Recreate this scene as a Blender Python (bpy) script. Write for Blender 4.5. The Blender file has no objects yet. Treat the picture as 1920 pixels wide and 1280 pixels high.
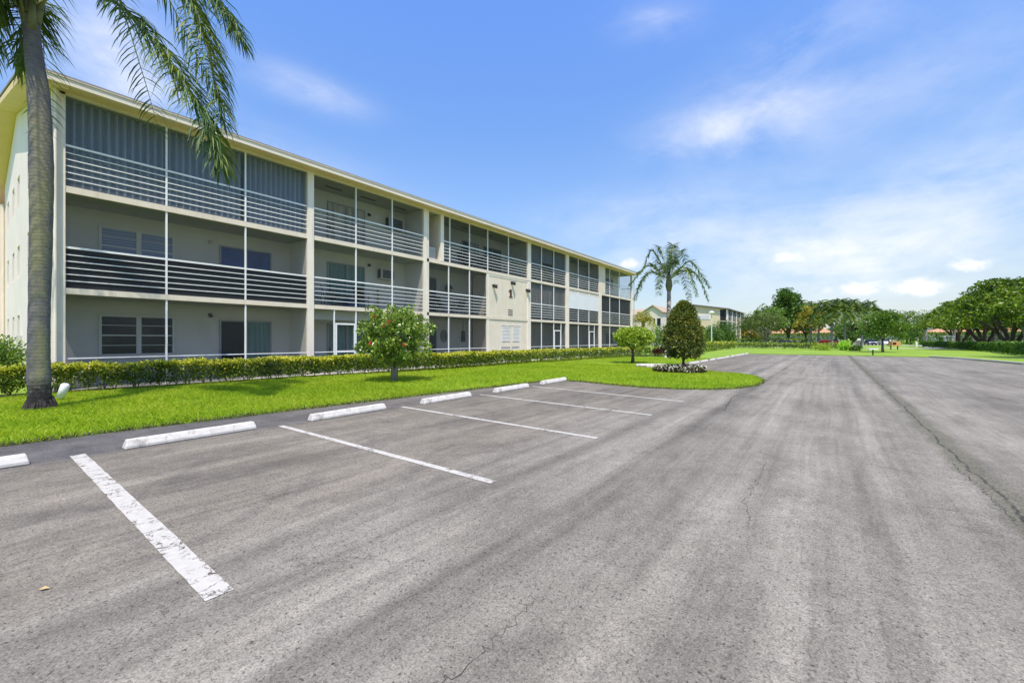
import bpy, bmesh, math, random
import numpy as np
from mathutils import Vector, Matrix
R = math.radians
rng = np.random.default_rng(7)
random.seed(7)
scene = bpy.context.scene
COL = scene.collection

# ------------------------------------------------------------------ camera
YAW = 37.055
cam_d = bpy.data.cameras.new('camera'); cam = bpy.data.objects.new('camera', cam_d); COL.objects.link(cam)
cam.location = (0, 0, 1.55); cam.rotation_euler = (R(90), 0, R(YAW))
cam_d.sensor_width = 36; cam_d.lens = 14.85; cam_d.shift_y = -0.0022
cam_d.clip_start = 0.05; cam_d.clip_end = 5000
scene.camera = cam

# ------------------------------------------------------------------ light
SUN_EL = 64; sun_h = Vector((0.70, -0.71, 0)).normalized()
sd = Vector((sun_h.x*math.cos(R(SUN_EL)), sun_h.y*math.cos(R(SUN_EL)), math.sin(R(SUN_EL))))
sl = bpy.data.lights.new('sun', 'SUN'); sun = bpy.data.objects.new('sun', sl); COL.objects.link(sun)
sl.energy = 4.4; sl.angle = R(0.6); sl.color = (1, 0.91, 0.79)
sun.rotation_euler = sd.to_track_quat('Z', 'Y').to_euler(); sun.location = (0, 0, 40)

world = bpy.data.worlds.new('World'); scene.world = world; world.use_nodes = True
wn = world.node_tree; wn.nodes.clear()
def N(t, typ, **kw):
    n = t.nodes.new(typ)
    for k, v in kw.items():
        if k.startswith('_'): setattr(n, k[1:], v)
    return n
class G:
    """tiny node-graph helper"""
    def __init__(s, tree): s.t = tree
    def put(s, inp, v):
        if hasattr(v, 'is_output') or isinstance(v, bpy.types.NodeSocket): s.t.links.new(v, inp)
        else:
            try: inp.default_value = v
            except Exception: inp.default_value = (*v, 1) if len(v) == 3 else v
    def m(s, op, a, b=None, c=None, clamp=False):
        n = s.t.nodes.new('ShaderNodeMath'); n.operation = op; n.use_clamp = clamp
        s.put(n.inputs[0], a)
        if b is not None: s.put(n.inputs[1], b)
        if c is not None: s.put(n.inputs[2], c)
        return n.outputs[0]
    def noise(s, vec, scale, detail=3, rough=.55, dist=0, out=0, dim='3D'):
        n = s.t.nodes.new('ShaderNodeTexNoise'); n.noise_dimensions = dim
        if vec is not None: s.t.links.new(vec, n.inputs['Vector'])
        n.inputs['Scale'].default_value = scale; n.inputs['Detail'].default_value = detail
        n.inputs['Roughness'].default_value = rough; n.inputs['Distortion'].default_value = dist
        return n.outputs[out]
    def ramp(s, f, stops, interp='LINEAR'):
        n = s.t.nodes.new('ShaderNodeValToRGB'); n.color_ramp.interpolation = interp
        s.put(n.inputs[0], f); e = n.color_ramp.elements
        while len(e) < len(stops): e.new(.5)
        for q, (p, c) in zip(e, stops):
            q.position = p; q.color = (*c, 1) if hasattr(c, '__len__') else (c, c, c, 1)
        return n.outputs[0]
    def mix(s, f, a, b, mode='MIX'):
        n = s.t.nodes.new('ShaderNodeMix'); n.data_type = 'RGBA'; n.blend_type = mode
        s.put(n.inputs[0], f); s.put(n.inputs[6], a); s.put(n.inputs[7], b)
        return n.outputs[2]
    def mapv(s, vec, scale=(1, 1, 1), loc=(0, 0, 0), rot=(0, 0, 0)):
        n = s.t.nodes.new('ShaderNodeMapping'); s.t.links.new(vec, n.inputs[0])
        n.inputs['Scale'].default_value = scale; n.inputs['Location'].default_value = loc; n.inputs['Rotation'].default_value = rot
        return n.outputs[0]
    def sep(s, vec):
        n = s.t.nodes.new('ShaderNodeSeparateXYZ'); s.t.links.new(vec, n.inputs[0]); return n.outputs
    def comb(s, x, y, z):
        n = s.t.nodes.new('ShaderNodeCombineXYZ')
        for i, v in enumerate((x, y, z)): s.put(n.inputs[i], v)
        return n.outputs[0]

g = G(wn)
sky = wn.nodes.new('ShaderNodeTexSky'); sky.sky_type = 'NISHITA'; sky.sun_disc = False
sky.sun_elevation = R(SUN_EL); sky.sun_rotation = math.atan2(sd.x, sd.y)
sky.altitude = 0; sky.air_density = 1.0; sky.dust_density = 0.6; sky.ozone_density = 2.5
tc = wn.nodes.new('ShaderNodeTexCoord'); D = tc.outputs['Generated']
sx, sy, sz = g.sep(D)
az = g.m('ARCTAN2', sx, sy); el = g.m('ARCSINE', sz)
n_big = g.noise(g.mapv(D, (1, 1, 2.6)), 3.2, 6, .6, .8)
n_fine = g.noise(g.mapv(D, (1, 1, 2.0)), 9.0, 6, .62, .3)
n_puff = g.noise(g.mapv(D, (1, 1, 1.3), (3, 1, 0)), 16.0, 5, .6, .2)
def blob(a0, e0, sa, se, tilt=0.0):
    da = g.m('SUBTRACT', az, R(a0)); de = g.m('SUBTRACT', el, R(e0))
    if tilt: de = g.m('SUBTRACT', de, g.m('MULTIPLY', da, tilt))
    a = g.m('POWER', g.m('ABSOLUTE', g.m('DIVIDE', da, R(sa))), 2.0); b = g.m('POWER', g.m('ABSOLUTE', g.m('DIVIDE', de, R(se))), 2.0)
    return g.m('POWER', 2.71828, g.m('MULTIPLY', g.m('ADD', a, b), -1.0))
def acc(lst):
    o = None
    for w, bl in lst:
        v = g.m('MULTIPLY', bl, w); o = v if o is None else g.m('ADD', o, v)
    return o
wisp = acc([(.60, blob(-9, 24.3, 9, 2.8, .05)), (.55, blob(-80, 25, 5.5, 6, 0)), (.40, blob(-63, 28, 6, 1.6, -.1)), (.32, blob(-18, 35.5, 5, 1.8, -.1)),
            (.18, blob(7, 24, 12, 4, .3)), (.42, blob(10, 13, 15, 6, .3)), (.22, blob(-20, 15, 16, 4, .1)), (.25, blob(-2, 30, 10, 3, .2)), (.38, blob(-8, 10.5, 13, 4.5, -.1)), (.30, blob(4, 7, 12, 4)), (.35, blob(-22, 9.5, 3.5, 1.6)), (.25, blob(-66, 20, 14, 3, -.2))])
wisp = g.m('MULTIPLY', wisp, g.ramp(g.m('ADD', g.m('MULTIPLY', n_big, .5), g.m('MULTIPLY', n_fine, .5)), [(.34, .05), (.66, 1.45)]))
puff = acc([(.85, blob(7.2, 5.0, 1.7, .9)), (.62, blob(10.2, 6.8, 2.0, .8)), (.60, blob(2.2, 5.2, 3.5, .9)), (.42, blob(-4.5, 9.3, 5, 1.2)), (.55, blob(-21.5, 9.8, 2.6, .9)), (.7, blob(-66, 3, 30, 4)), (.8, blob(80, 7, 60, 5)), (.8, blob(170, 9, 60, 6))])  # last two blobs are unseen clouds, added for neutral fill light
puff = g.ramp(g.m('MULTIPLY', puff, g.m('ADD', -.45, g.m('MULTIPLY', n_puff, 2.6))), [(.30, 0.0), (.75, .85)], 'EASE')
over = g.m('MULTIPLY', g.ramp(g.m('MULTIPLY', el, 1.0), [(.80, 0), (1.05, 1)]), g.ramp(n_big, [(.35, .35), (.6, 1)]))   # unseen cloud sheet added overhead for neutral fill light, above the frame
cl = g.m('ADD', g.m('ADD', g.m('MULTIPLY', wisp, .8), g.m('MULTIPLY', puff, .8)), g.m('MULTIPLY', over, .35), clamp=True)
elr = g.ramp(g.m('MULTIPLY', el, 1.0), [(.0, (1.15, 1.05, .95)), (.14, (1.16, 1.24, 1.28)), (.30, (1.36, 1.58, 1.80)), (.50, (1.50, 1.84, 2.3)), (.70, (1.50, 1.97, 2.75))])
skyc = g.mix(1.0, sky.outputs[0], elr, 'MULTIPLY')
horizon = g.ramp(g.m('MULTIPLY', el, 1.0), [(.0, .42), (.22, .08), (.45, 0)])
skyc = g.mix(horizon, skyc, (6.4, 7.0, 8.2, 1))
skyc = g.mix(cl, skyc, (9.2, 9.2, 9.4, 1))
bg = wn.nodes.new('ShaderNodeBackground'); wn.links.new(skyc, bg.inputs[0]); bg.inputs[1].default_value = 0.10
wo = wn.nodes.new('ShaderNodeOutputWorld'); wn.links.new(bg.outputs[0], wo.inputs[0])

scene.view_settings.view_transform = 'Standard'; scene.view_settings.look = 'None'
scene.view_settings.exposure = 0.30; scene.view_settings.gamma = 1.0
scene.render.engine = 'CYCLES'
scene.cycles.max_bounces = 8; scene.cycles.transparent_max_bounces = 24; scene.cycles.diffuse_bounces = 4

# ------------------------------------------------------------------ materials
def newmat(name):
    m = bpy.data.materials.new(name); m.use_nodes = True; t = m.node_tree; t.nodes.clear()
    out = t.nodes.new('ShaderNodeOutputMaterial'); p = t.nodes.new('ShaderNodeBsdfPrincipled'); t.links.new(p.outputs[0], out.inputs[0])
    return m, G(t), p, out
def coords(gg): return gg.t.nodes.new('ShaderNodeTexCoord').outputs['Object']
def bump(gg, p, h, strength=.3, dist=.01):
    b = gg.t.nodes.new('ShaderNodeBump'); b.inputs['Strength'].default_value = strength; b.inputs['Distance'].default_value = dist
    gg.put(b.inputs['Height'], h); gg.t.links.new(b.outputs[0], p.inputs['Normal'])
def simple(name, c, rough=.6, var=.12, scale=3, bmp=0, bscale=60, metal=0, spec=.4, scl=(1, 1, 1), dirt=None):
    m, gg, p, o = newmat(name); v = gg.mapv(coords(gg), scl)
    n = gg.noise(v, scale, 5, .6)
    lo = tuple(x*(1-var) for x in c); hi = tuple(min(1, x*(1+var)) for x in c)
    col = gg.ramp(n, [(.3, lo), (.7, hi)])
    if dirt:
        col = gg.mix(gg.ramp(gg.noise(v, scale*.6, 7, .7, .5), [(.52, 0), (.75, dirt[0])]), col, (*dirt[1], 1))
        col = gg.mix(gg.ramp(gg.noise(gg.mapv(v, (3.5, 3.5, .22)), 1.6, 6, .72), [(.54, 0), (.74, dirt[0]*1.6)]), col, (*[q*.72 for q in dirt[1]], 1))
    gg.put(p.inputs['Base Color'], col); p.inputs['Roughness'].default_value = rough; p.inputs['Metallic'].default_value = metal
    p.inputs['Specular IOR Level'].default_value = spec
    if bmp: bump(gg, p, gg.noise(v, bscale, 3, .6), bmp, .01)
    return m
M = {}
M['cream'] = simple('cream_paint', (.71, .62, .49), .65, .05, 1.2, .12, 40, dirt=(.25, (.50, .45, .34)))
M['column'] = simple('column_paint', (.78, .70, .59), .6, .05, 1.5, .08, 40, dirt=(.25, (.55, .50, .38)))
M['white'] = simple('white_aluminium', (.78, .78, .76), .4, .04, 2)
M['endwall'] = simple('white_stucco', (.80, .70, .655), .8, .05, .8, .3, 25, dirt=(.2, (.60, .56, .47)))
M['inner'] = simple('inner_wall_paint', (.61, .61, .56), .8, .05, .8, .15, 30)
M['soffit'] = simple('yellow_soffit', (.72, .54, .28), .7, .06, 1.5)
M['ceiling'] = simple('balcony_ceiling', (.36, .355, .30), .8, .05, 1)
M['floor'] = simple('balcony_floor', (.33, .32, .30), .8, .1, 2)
M['fascia'] = simple('fascia_paint', (.76, .66, .52), .5, .05, 2, scl=(1, .3, 1))
M['roofing'] = simple('roof_felt', (.24, .22, .20), .9, .15, 3)
M['tan_roof'] = simple('tan_roof_tiles', (.40, .31, .22), .9, .2, 3)
M['orange_roof'] = simple('orange_roof_tiles', (.50, .26, .14), .85, .25, 1.2)
M['yellow_wall'] = simple('pale_yellow_stucco', (.66, .57, .36), .85, .06, .4)
M['pink_wall'] = simple('pale_beige_stucco', (.64, .58, .48), .85, .06, .4)
M['shutter'] = simple('louvre_paint', (.64, .62, .58), .6, .08, 4)
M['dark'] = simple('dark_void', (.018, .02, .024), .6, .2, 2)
M['frame'] = simple('bronze_frame', (.33, .34, .33), .4, .06, 3)
M['black'] = simple('black_paint', (.02, .02, .02), .5, .2, 3)
M['rust'] = simple('brown_numeral', (.07, .028, .018), .5, .25, 8)
M['navy'] = simple('navy_wind_screen', (.030, .030, .040), .8, .15, 1.2)
M['ac'] = simple('ac_housing', (.50, .49, .45), .6, .08, 4)
M['wicker'] = simple('dark_wicker', (.035, .032, .030), .7, .2, 20)
M['blue'] = simple('blue_plastic', (.02, .05, .20), .5, .1, 4)
M['wood'] = simple('tan_wood', (.42, .33, .17), .7, .15, 6)
M['stop'] = simple('wheel_stop_paint', (.60, .57, .51), .75, .10, 7, .5, 60, dirt=(.85, (.34, .31, .26)))
M['kerb'] = simple('kerb_concrete', (.60, .55, .46), .85, .15, 4, .3, 60)
M['path'] = simple('path_concrete', (.46, .44, .40), .85, .12, 2, .3, 60)
M['pvc'] = simple('white_plastic', (.80, .79, .76), .4, .04, 3)
M['orange'] = simple('orange_panel', (.60, .30, .13), .6, .06, 3)
M['lampglass'] = simple('lamp_globe', (.80, .82, .80), .3, .03, 3)
M['steel'] = simple('pale_steel', (.62, .64, .60), .45, .06, 3)
M['chrome'] = simple('wheel_rim_metal', (.5, .5, .5), .3, .05, 3, metal=.8)
M['rubber'] = simple('rubber', (.02, .02, .02), .9, .1, 3)
M['red_lamp'] = simple('tail_lamp_plastic', (.35, .02, .02), .3, .05, 3)
M['leaf_dry'] = simple('dry_leaf', (.50, .33, .14), .7, .15, 30)
M['soil'] = simple('dark_soil', (.055, .040, .028), .95, .3, 8, .5, 40)
def carpaint(n, c):
    m = simple(n, c, .25, .02, 2); return m
def glass(name, c, rough=.06):
    m, gg, p, o = newmat(name); p.inputs['Roughness'].default_value = rough
    n = gg.noise(coords(gg), 1.2, 3); gg.put(p.inputs['Base Color'], gg.ramp(n, [(.3, tuple(x*.7 for x in c)), (.7, tuple(x*1.3 for x in c))]))
    p.inputs['Specular IOR Level'].default_value = .25; return m
M['glass'] = glass('dark_window_glass', (.012, .015, .022))
M['glass_blue'] = glass('blue_window_glass', (.015, .075, .30))
M['glass_teal'] = glass('teal_curtained_glass', (.05, .10, .10))
def pleats(name, c, freq, lo=.55, transl=.15):
    m, gg, p, o = newmat(name); s = gg.sep(coords(gg))
    w = gg.noise(gg.comb(gg.m('MULTIPLY', s[1], freq), 0, gg.m('MULTIPLY', s[2], .35)), 1.0, 3, .5)
    col = gg.ramp(w, [(.30, tuple(x*lo for x in c)), (.55, c), (.75, tuple(x*1.25 for x in c))])
    gg.put(p.inputs['Base Color'], col); p.inputs['Roughness'].default_value = .8
    return m
M['curtain_grey'] = pleats('blue_grey_storm_curtain', (.36, .42, .49), 4.2, .85)
M['curtain_teal'] = pleats('teal_curtain', (.13, .24, .23), 9)
M['curtain_pale'] = pleats('pale_curtain', (.46, .46, .43), 7)
M['blind_grey'] = pleats('grey_vertical_blind', (.38, .38, .37), 11, .5)
M['shade_white'] = simple('white_roller_shade', (.70, .71, .73), .7, .04, 1)
M['shade_grey'] = simple('grey_roller_shade', (.26, .29, .31), .7, .06, 1)
M['shade_dark'] = pleats('charcoal_shade', (.075, .08, .085), 4)
def slats(name, c, freq):
    m, gg, p, o = newmat(name); s = gg.sep(coords(gg))
    w = gg.m('FRACT', gg.m('MULTIPLY', s[2], freq))
    gg.put(p.inputs['Base Color'], gg.ramp(w, [(.0, tuple(x*.35 for x in c)), (.25, c), (.85, tuple(x*1.1 for x in c)), (1, tuple(x*.35 for x in c))]))
    p.inputs['Roughness'].default_value = .5; return m
M['venetian'] = slats('venetian_blind', (.24, .33, .52), 11)
# insect screen: a real mesh fabric seen from afar - part see-through, part grey threads
def screen(name, c, op):
    m, gg, p, o = newmat(name); gg.put(p.inputs['Base Color'], (*c, 1)); p.inputs['Roughness'].default_value = .7
    tr = gg.t.nodes.new('ShaderNodeBsdfTransparent'); mx = gg.t.nodes.new('ShaderNodeMixShader')
    n = gg.noise(coords(gg), .7, 3); gg.put(mx.inputs[0], gg.ramp(n, [(.3, op*.93), (.7, op*1.07)]))
    gg.t.links.new(tr.outputs[0], mx.inputs[1]); gg.t.links.new(p.outputs[0], mx.inputs[2]); gg.t.links.new(mx.outputs[0], o.inputs[0]); return m
M['screen'] = screen('insect_screen', (.032, .038, .038), .30)
M['screen_mid'] = screen('dense_grey_screen', (.022, .026, .028), .60)
M['screen_thick'] = screen('heavy_grey_screen', (.020, .024, .026), .48)
M['screen_blue'] = screen('dense_blue_grey_screen', (.12, .15, .18), .40)
M['screen_dark'] = screen('dense_dark_screen', (.018, .020, .024), .74)

def leafmat(name, stops, rough=.5, transl=.3, clump=1.2, spec=.35):
    m, gg, p, o = newmat(name)
    ge = gg.t.nodes.new('ShaderNodeNewGeometry'); r = ge.outputs['Random Per Island']
    n = gg.noise(coords(gg), clump, 3, .6)
    f = gg.m('ADD', gg.m('MULTIPLY', r, .62), gg.m('MULTIPLY', gg.m('SUBTRACT', n, .31), 1.0), clamp=True)
    col = gg.ramp(f, stops); gg.put(p.inputs['Base Color'], col); p.inputs['Roughness'].default_value = rough
    p.inputs['Specular IOR Level'].default_value = spec
    tr = gg.t.nodes.new('ShaderNodeBsdfTranslucent'); gg.put(tr.inputs[0], gg.mix(1.0, col, (1.25, 1.35, .55, 1), 'MULTIPLY'))
    mx = gg.t.nodes.new('ShaderNodeMixShader'); mx.inputs[0].default_value = transl
    gg.t.links.new(p.outputs[0], mx.inputs[1]); gg.t.links.new(tr.outputs[0], mx.inputs[2]); gg.t.links.new(mx.outputs[0], o.inputs[0])
    return m
def gs(*cs):
    k = len(cs); return [(i/(k-1), c) for i, c in enumerate(cs)]
M['l_grass'] = leafmat('grass_blades', gs((.13, .25, .012), (.28, .42, .018), (.46, .55, .03), (.64, .60, .13)), .55, .45, .30)
M['l_hedge'] = leafmat('hedge_leaves', gs((.035, .06, .010), (.09, .15, .016), (.20, .28, .03), (.38, .42, .07)), .38, .25, 1.5, .5)
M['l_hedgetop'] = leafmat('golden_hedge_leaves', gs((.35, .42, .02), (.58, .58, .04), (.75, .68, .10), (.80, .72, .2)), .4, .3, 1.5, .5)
M['l_hib'] = leafmat('hibiscus_leaves', gs((.035, .08, .014), (.11, .20, .025), (.28, .38, .05), (.62, .68, .25)), .32, .25, 2, .6)
M['l_round'] = leafmat('clipped_tree_leaves', gs((.08, .14, .014), (.22, .34, .025), (.42, .52, .06), (.60, .64, .18)), .38, .25, 2)
M['l_cone'] = leafmat('topiary_leaves', gs((.022, .045, .012), (.075, .11, .018), (.19, .22, .03), (.40, .31, .05)), .4, .18, 1.4, .5)
M['l_dark'] = leafmat('dark_green_leaves', gs((.02, .05, .010), (.05, .12, .016), (.11, .20, .024), (.20, .30, .04)), .45, .2, .35)
M['l_mid'] = leafmat('mid_green_leaves', gs((.035, .08, .012), (.085, .17, .018), (.16, .26, .03), (.28, .36, .05)), .45, .22, .4)
M['l_canopy'] = leafmat('fig_canopy_leaves', gs((.022, .055, .008), (.07, .14, .012), (.18, .26, .018), (.36, .40, .03)), .42, .25, .3)
M['l_olive'] = leafmat('olive_leaves', gs((.04, .065, .02), (.09, .14, .03), (.16, .21, .05), (.26, .26, .08)), .5, .2, .5)
M['l_orange'] = leafmat('orange_tinted_leaves', gs((.07, .10, .02), (.16, .17, .03), (.30, .24, .04), (.42, .32, .07)), .5, .25, .5)
M['l_clip'] = leafmat('clipped_hedge_leaves', gs((.02, .06, .010), (.06, .14, .016), (.13, .24, .022), (.24, .36, .04)), .45, .2, .5)
M['l_red'] = leafmat('red_shrub_leaves', gs((.06, .015, .012), (.14, .03, .02), (.22, .06, .03), (.26, .14, .06)), .5, .2, 1)
M['l_lime'] = leafmat('lime_leaves', gs((.25, .42, .03), (.45, .70, .06), (.60, .85, .14)), .5, .3, 1)
M['l_palm'] = leafmat('palm_leaflets', gs((.025, .065, .022), (.06, .12, .03), (.13, .19, .04), (.30, .32, .08)), .5, .15, .8, .25)
M['l_palmfar'] = leafmat('palm_leaflets_far', gs((.028, .062, .016), (.07, .13, .024), (.13, .20, .03), (.25, .29, .06)), .38, .2, .8, .5)
M['l_palmyel'] = leafmat('yellowing_palm_leaflets', gs((.10, .14, .02), (.26, .27, .03), (.46, .38, .05), (.58, .45, .09)), .4, .25, .8)
M['l_petal_r'] = leafmat('red_petals', gs((.42, .03, .03), (.60, .10, .07)), .5, .2, 3)
M['l_petal_w'] = leafmat('white_petals', gs((.70, .66, .55), (.85, .82, .74)), .5, .2, 3)
M['l_bronze'] = leafmat('bronze_bed_leaves', gs((.02, .015, .010), (.055, .035, .018), (.07, .09, .02)), .4, .2, 3)

def bark(name, c1, c2, ring=0):
    m, gg, p, o = newmat(name); co = coords(gg); s = gg.sep(co)
    n = gg.noise(gg.mapv(co, (1, 1, .5 if not ring else 1.5)), 6, 6, .7, .4)
    h = n
    col = gg.ramp(n, [(.3, c1), (.7, c2)])
    if ring:
        zz = gg.m('ADD', gg.m('MULTIPLY', s[2], ring), gg.m('MULTIPLY', gg.noise(gg.mapv(co, (3, 3, 1)), 1.5, 3), 1.6))
        w = gg.m('FRACT', zz); rg = gg.ramp(w, [(0, .80), (.14, 1.0), (.8, 1.04), (1, .80)])
        col = gg.mix(1.0, col, rg, 'MULTIPLY'); h = rg
        # lit yellow-green side painted in, roots and boot of the trunk blackened low down
        lit_side = gg.ramp(gg.m('ADD', gg.m('MULTIPLY', s[0], 1.5), gg.m('MULTIPLY', gg.noise(gg.mapv(co, (1, 1, .35)), 2.2, 5, .7), 1.3)), [(.72, 0), (1.0, .75)])
        col = gg.mix(lit_side, col, (.25, .24, .10, 1))
        lo = gg.ramp(gg.m('ADD', s[2], gg.m('MULTIPLY', gg.noise(co, 7, 5, .7), .5)), [(.75, 1), (1.0, 0)])
        ch = gg.ramp(gg.noise(co, 11, 6, .75, .5), [(.50, (.022, .019, .016)), (.62, (.10, .095, .085)), (.72, (.25, .26, .23))])
        col = gg.mix(lo, col, ch)
    gg.put(p.inputs['Base Color'], col); p.inputs['Roughness'].default_value = .9
    hh = gg.m('ADD', gg.m('MULTIPLY', h, 1.0), gg.m('MULTIPLY', gg.noise(gg.mapv(co, (1, 1, .6)), 18, 6, .75), 1.2))
    bump(gg, p, hh, .7, .025); return m
M['palm_bark'] = bark('ringed_palm_bark', (.095, .088, .098), (.17, .16, .165), 13)
M['palm_bark2'] = bark('pale_palm_bark', (.20, .18, .16), (.34, .32, .28), 0)
M['bark'] = bark('brown_bark', (.06, .045, .035), (.16, .12, .09))
M['bark_grey'] = bark('grey_bark', (.14, .12, .10), (.32, .29, .25))
M['boot'] = simple('palm_boots', (.16, .17, .09), .8, .3, 6, .4, 20)
M['rachis'] = simple('palm_rachis', (.20, .22, .07), .5, .2, 4)
M['stem'] = simple('hedge_stems', (.12, .09, .06), .9, .3, 8)

# asphalt -----------------------------------------------------------
def asphalt():
    m, gg, p, o = newmat('worn_asphalt'); co = coords(gg); s = gg.sep(co); X, Y_ = s[0], s[1]
    base = gg.ramp(gg.noise(co, .45, 6, .6, .4), [(.28, (.192, .171, .134)), (.5, (.243, .219, .174)), (.74, (.294, .267, .216))])
    # patches and tyre streaks that run with the traffic (along Y) and bend a little
    warp = gg.m('MULTIPLY', gg.noise(gg.mapv(co, (.12, .10, 1)), 1.0, 2), .7)
    xs = gg.m('ADD', X, warp)
    def streak(fx, fy, off, d=4): return gg.noise(gg.comb(gg.m('MULTIPLY', xs, fx), gg.m('MULTIPLY', Y_, fy), off), 1.0, d, .58)
    s1 = gg.ramp(streak(1.5, .055, 3.0), [(.32, .72), (.50, 1.0), (.68, 1.16)])
    s2 = gg.ramp(streak(5.5, .16, 9.0), [(.30, .80), (.55, 1.0), (.75, 1.14)])
    s4 = gg.ramp(streak(14, .22, 23.0, 5), [(.34, .84), (.46, 1.0), (.70, 1.06)])
    lx = gg.m('DIVIDE', gg.m('ADD', gg.m('ADD', X, gg.m('MULTIPLY', gg.m('SUBTRACT', gg.noise(gg.mapv(co, (.2, .12, 1)), 1.0, 3), .5), .5)), 4.0), 8.0)
    lane_st = [(-3.15, 1), (-2.98, .93), (-2.80, .62), (-2.62, .92), (-2.35, 1.14), (-2.12, 1.0), (-1.97, .60), (-1.84, .90), (-1.4, 1.0), (-1.12, .94), (-.98, 1.20), (-.84, 1.0), (-.5, .92), (-.2, 1.04), (.25, .80), (.55, 1.03), (.85, .96), (2.0, .9), (2.2, 1.06), (3.2, .92)]
    lanes = gg.ramp(lx, [((a+4)/8, v/1.25) for a, v in lane_st])
    lanes = gg.m('MULTIPLY', lanes, 1.25)
    lstr = gg.ramp(gg.noise(gg.mapv(co, (.8, .16, 1)), 1.4, 5, .65), [(.32, .15), (.58, .95)])
    s3 = gg.ramp(streak(.55, .04, 17.0, 2), [(.3, .82), (.7, 1.12)])
    col = gg.mix(.85, base, s1, 'MULTIPLY'); col = gg.mix(.8, col, s2, 'MULTIPLY'); col = gg.mix(.7, col, s3, 'MULTIPLY'); col = gg.mix(.8, col, s4, 'MULTIPLY'); col = gg.mix(lstr, col, lanes, 'MULTIPLY')
    # the worn wheel paths between stalls and aisle
    lane = gg.m('ADD', X, gg.m('MULTIPLY', gg.noise(gg.mapv(co, (.3, .22, 1)), 1.0, 3), .9))
    d1 = gg.ramp(gg.m('ABSOLUTE', gg.m('ADD', lane, 2.35)), [(0, 1), (.16, .5), (.34, 0)])
    d1 = gg.m('MULTIPLY', d1, gg.ramp(gg.noise(gg.mapv(co, (3, .5, 1)), 1.5, 5, .65), [(.35, .2), (.65, 1)]))
    col = gg.mix(gg.m('MULTIPLY', d1, .25), col, (.085, .085, .078, 1))
    # stalls: browner, oil-darkened mats
    st = gg.ramp(gg.m('MULTIPLY', gg.m('ADD', X, 3.4), -1.0), [(0, 0), (.5, 1)])
    col = gg.mix(gg.m('MULTIPLY', st, .75), col, gg.mix(1.0, col, (.80, .765, .735, 1), 'MULTIPLY'))
    oil = gg.m('MULTIPLY', st, gg.ramp(gg.noise(gg.mapv(co, (1.0, .7, 1)), 1.1, 6, .70, .8), [(.50, 0), (.68, .55)]))
    col = gg.mix(oil, col, (.085, .078, .068, 1))
    # older dark seal strip beyond the wheel stops
    sx_ = gg.m('ADD', X, gg.m('MULTIPLY', gg.noise(co, .9, 5, .65), .7))
    seal = gg.ramp(gg.m('MULTIPLY', gg.m('ADD', sx_, 7.35), -1.0), [(0, 0), (.30, 1)])
    near = gg.ramp(gg.m('MULTIPLY', Y_, .1), [(.30, 1.0), (.85, .35)])
    col = gg.mix(gg.m('MULTIPLY', gg.m('MULTIPLY', seal, near), .9), col, gg.ramp(gg.noise(co, 2.5, 6, .7), [(.3, (.065, .062, .062)), (.7, (.14, .13, .122))]))
    # light scuffed patches by the near stop
    # centre seam with soil and weeds in it
    sw = gg.m('ADD', X, gg.m('MULTIPLY', gg.m('SUBTRACT', gg.noise(gg.mapv(co, (.1, .55, 1)), 1.6, 6, .7), .5), .30))
    dist = gg.m('SUBTRACT', sw, 1.36)
    band = gg.ramp(gg.m('ADD', gg.m('ABSOLUTE', dist), gg.m('MULTIPLY', gg.noise(gg.mapv(co, (1, .45, 1)), 2.4, 6, .75), .42)), [(.30, .9), (.42, 0)])
    col = gg.mix(band, col, gg.ramp(gg.noise(co, 22, 4, .7), [(.3, (.085, .080, .052)), (.7, (.185, .172, .12))]))
    crack = gg.ramp(gg.m('ABSOLUTE', gg.m('ADD', dist, gg.m('MULTIPLY', gg.noise(gg.mapv(co, (1, 2, 1)), 4, 4, .75), .06))), [(.004, 1), (.022, 0)])
    crack = gg.m('MULTIPLY', crack, gg.ramp(gg.noise(co, 2.2, 3, .6), [(.36, .15), (.52, 1)]))
    # hairline crazing, only in a few patches
    v = gg.t.nodes.new('ShaderNodeTexVoronoi'); v.feature = 'DISTANCE_TO_EDGE'; v.inputs['Scale'].default_value = .75
    wv = gg.t.nodes.new('ShaderNodeVectorMath'); wv.operation = 'ADD'; gg.t.links.new(co, wv.inputs[0])
    gg.t.links.new(gg.mix(1.0, gg.noise(co, 2.5, 5, .65, 0, 1), (.9, .9, .9, 1), 'MULTIPLY'), wv.inputs[1]); gg.t.links.new(wv.outputs[0], v.inputs['Vector'])
    cz = gg.m('MULTIPLY', gg.ramp(v.outputs['Distance'], [(.0, 1), (.009, 0)]), gg.ramp(gg.noise(co, .35, 3, .5), [(.57, 0), (.66, .75)]))
    cr = gg.m('MAXIMUM', crack, cz)
    col = gg.mix(gg.m('MULTIPLY', cr, .85), col, (.035, .034, .028, 1))
    # aggregate
    vo = gg.t.nodes.new('ShaderNodeTexVoronoi'); vo.feature = 'F1'; vo.inputs['Scale'].default_value = 95; gg.t.links.new(co, vo.inputs['Vector'])
    ag = gg.ramp(vo.outputs['Color'], [(.05, .74), (.5, 1.0), (.95, 1.28)])
    fine = gg.ramp(gg.noise(co, 85, 3, .8), [(.30, .50), (.48, 1.0), (.72, 1.24)])
    pits = gg.ramp(gg.noise(co, 34, 5, .8), [(.385, .32), (.44, 1.0)])
    mott = gg.mix(1.0, gg.ramp(gg.noise(co, 5.5, 5, .7), [(.3, .86), (.7, 1.12)]), gg.ramp(gg.noise(gg.mapv(co, (1.6, .55, 1)), 1.3, 6, .72, .5), [(.34, .80), (.5, 1.0), (.68, 1.10)]), 'MULTIPLY')
    for q in (ag, fine, pits, mott): col = gg.mix(1.0, col, q, 'MULTIPLY')
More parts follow.
